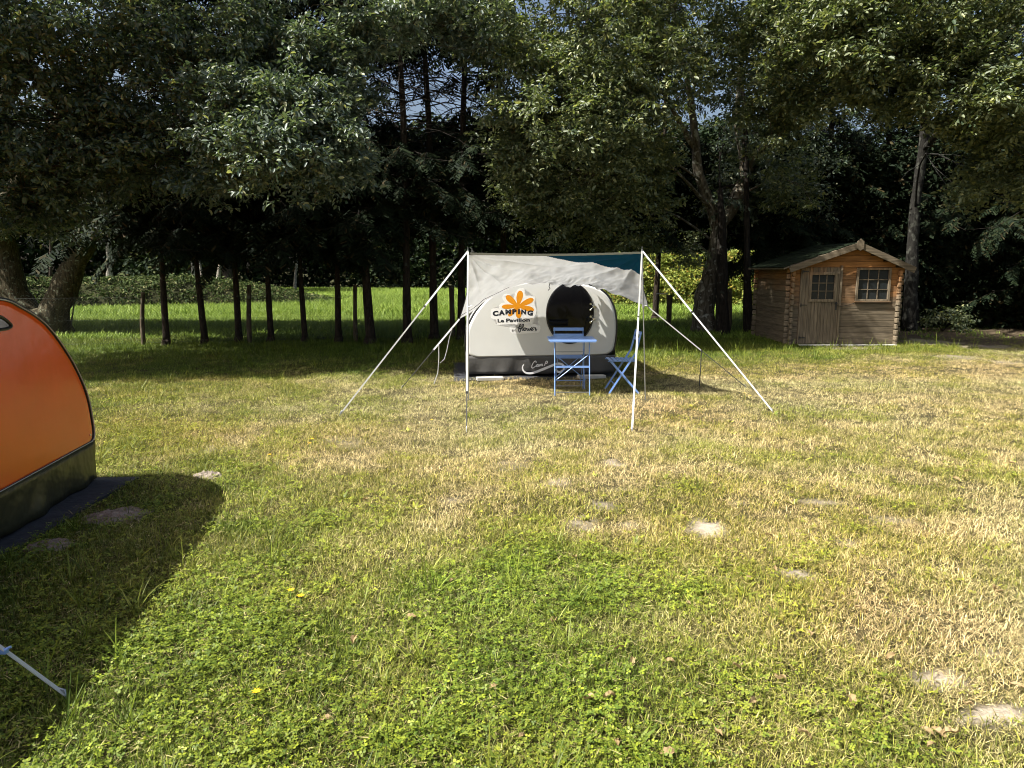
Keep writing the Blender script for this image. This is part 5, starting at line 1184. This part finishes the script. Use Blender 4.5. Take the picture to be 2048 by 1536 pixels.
# ================================================================== SMALL THINGS ON THE GRASS
def small_things():
    m_tan = leafmat('dry_leaf', (.20, .13, .06), (.42, .31, .15), (.42, .19, .05), rough=.6, spec=.3, trans=.2)
    rng = random.Random(21); vars_ = []
    for k in range(4):
        L, W = .07, .034; vs = []; fs = []; n = 6
        for i in range(n + 1):
            t = i / n; w_ = W / 2 * math.sin(math.pi * (t * .93 + .05)) ** .6 * (1 + .18 * (-1) ** i); lift = .012 * math.sin(t * 3.14 * (1 + .3 * k)) + .010 * k * t * t
            for j, q in enumerate((-1, 0, 1)): vs.append(((t - .5) * L, q * w_, lift + (.010 + .003 * k) * abs(q) + .003 * rng.random()))
        for i in range(n):
            for j in range(2): a = i * 3 + j; fs.append((a, a + 3, a + 4, a + 1))
        me = bpy.data.meshes.new('leaf'); me.from_pydata(vs, [], fs); me.materials.append(m_tan); me.update(); vars_.append(me)
    spots = [(820, 1243), (705, 1290), (480, 1390), (760, 1128), (1245, 1310), (1265, 1335), (1215, 1412), (1470, 1345), (1375, 1210), (1280, 1160), (1720, 1225), (1550, 1150), (1500, 1165), (1605, 1478), (1350, 1285), (1440, 1485), (1335, 1520),
             (1860, 1500), (1905, 1480), (1940, 1425), (2030, 1390), (1960, 1275), (1335, 1335), (1830, 1060), (1900, 1055), (1925, 957), (1910, 962), (1935, 950), (1700, 1140), (1735, 1180), (1660, 1155), (1990, 1195), (2000, 1200), (1540, 1080), (1440, 960), (1370, 1040),
             (1850, 1470), (1875, 1478), (1240, 1500), (1180, 1420), (1040, 1490), (600, 1110), (905, 1170), (1110, 1255), (985, 1390), (655, 1452), (1620, 1275), (1560, 1365), (1500, 1410), (1780, 1320), (1700, 1412), (1810, 1250), (1600, 1050), (1720, 1000), (1950, 1010), (2020, 930), (1150, 1120), (730, 1010), (1800, 905), (1650, 850)]
    for i, (px, py) in enumerate(spots):
        p = gr(px + rng.uniform(-4, 4), py + rng.uniform(-2, 2)); o = bpy.data.objects.new('fallen_leaf', vars_[i % 4]); COL.objects.link(o)
        o.location = (p.x, p.y, gheight_s(p.x, p.y) + .026); s = rng.uniform(.42, .8); o.scale = (s, s, s); o.rotation_euler = (rng.uniform(-.5, .5), rng.uniform(-.5, .5), rng.uniform(0, 6.28))
        zone = ('in the green clover at bottom left' if px < 900 else 'in the green grass at bottom centre') if py > 1200 and px < 1300 else ('among straw and green grass at bottom right' if py > 1300 else 'on the dry straw lawn at right' if px > 1300 else 'on the lawn left of centre' if px < 1000 else 'on the lawn at centre')
        tag(o, 'curled tan dead leaf lying ' + zone, 'leaf', 'fallen leaves on the lawn')
    m_yel = plain('dandelion_yellow', (.85, .50, .01), rough=.6, trans=.2); m_stem = plain('flower_stem', (.15, .25, .05), rough=.6)
    mb = MB(); mh = MB()
    mb.tube([(0, 0, 0), (.004, 0, .03), (.006, 0, .058)], .0022, n=5)
    for i in range(22):
        a = i * 2.4; r0 = .018 * (.55 + .45 * (i % 3) / 2); d_ = Vector((math.cos(a), math.sin(a), .25)); s_ = Vector((-math.sin(a), math.cos(a), 0)); c_ = Vector((.006, 0, .058))
        mh.add([c_, c_ + d_ * r0 * .6 + s_ * .004, c_ + d_ * r0 * 1.1, c_ + d_ * r0 * .6 - s_ * .004], [(0, 1, 2, 3)])
    proto = thing('dandelion', 'small yellow dandelion flower in the lawn', 'flower', (0, 0, 0), 'dandelions in the lawn'); ch = [mb.build('stem', m_stem, proto), mh.build('petals', m_yel, proto)]
    for i, (px, py, lab) in enumerate(((511, 1408, 'yellow dandelion nearest the camera, in clover at bottom left'), (581, 1202, 'left one of two yellow dandelions close together in clover'), (603, 1214, 'right one of two yellow dandelions close together in clover'), (626, 890, 'far one of a pair of dandelions below the left guy strap'), (541, 922, 'single small dandelion left of the pair on the yellowish lawn'), (619, 898, 'near one of the pair of dandelions below the left guy strap'), (1488, 797, 'leftmost dandelion by the right guy strap peg'), (1500, 802, 'middle dandelion by the right guy strap peg'), (1523, 808, 'dandelion closest to the right guy strap peg'), (865, 852, 'tiny dandelion left of the front peg of the left pole'))):
        if i == 0: r = proto
        else:
            r = proto.copy(); COL.objects.link(r)
            for c_ in ch: d_ = c_.copy(); COL.objects.link(d_); d_.parent = r
        p = gr(px, py); r.location = (p.x, p.y, gheight_s(p.x, p.y)); r.rotation_euler = (0, 0, i * 1.1); r['label'] = lab
    m_sand = plain('grey_sand', (.24, .20, .155), rough=.95, noise=.45, nscale=22, bump=.03, bscale=38, spec=.1)
    for (px, py, wpx, lab) in ((235, 1032, 62, 'grey sandy heap on the edge of the mat, middle one of three'), (92, 1096, 50, 'flat sandy heap nearest the camera, beside the dark mat'), (416, 953, 28, 'small sandy heap at the tip of the caravan shadow')):
        p = gr(px, py); e = gr(px + wpx, py); rx_ = (e - p).length; n = 26; X_, Y_ = np.meshgrid(np.linspace(-1, 1, n), np.linspace(-1, 1, n)); rr_ = np.sqrt(X_ ** 2 + Y_ ** 2) + (fbm(X_ * 2 + px, Y_ * 2, 0, 2, 3) - .5) * .7
        Z_ = np.clip(1 - rr_, 0, 1) ** .7 * .045 * (.3 + 1.4 * fbm(X_ * 7, Y_ * 7, 0, 8, 4)) - .006; ii_ = np.arange(n * n).reshape(n, n); q = np.stack([ii_[:-1, :-1].ravel(), ii_[:-1, 1:].ravel(), ii_[1:, 1:].ravel(), ii_[1:, :-1].ravel()], 1)
        keep = (Z_.ravel()[q] > -.0059).any(1); zb = gheight_s(p.x, p.y) + (.008)
        o = mesh_np('sand_heap', np.stack([p.x + X_.ravel() * rx_, p.y + Y_.ravel() * rx_ * .85, Z_.ravel() + zb], 1), q[keep], m_sand, None, smooth=True, loc=(p.x, p.y, 0)); tag(o, lab, 'heap')
small_things()
# grass stays off the mats
NOGRASS.append((*FACE.w(-.2, 0, .1).xy, FACE.d.x, FACE.d.y, 2.5, 1.7))
_f = far + dv * 3.2; NOGRASS.append((_f.x, _f.y, -dv.x, -dv.y, 3.2, 2.2))
build_grass()
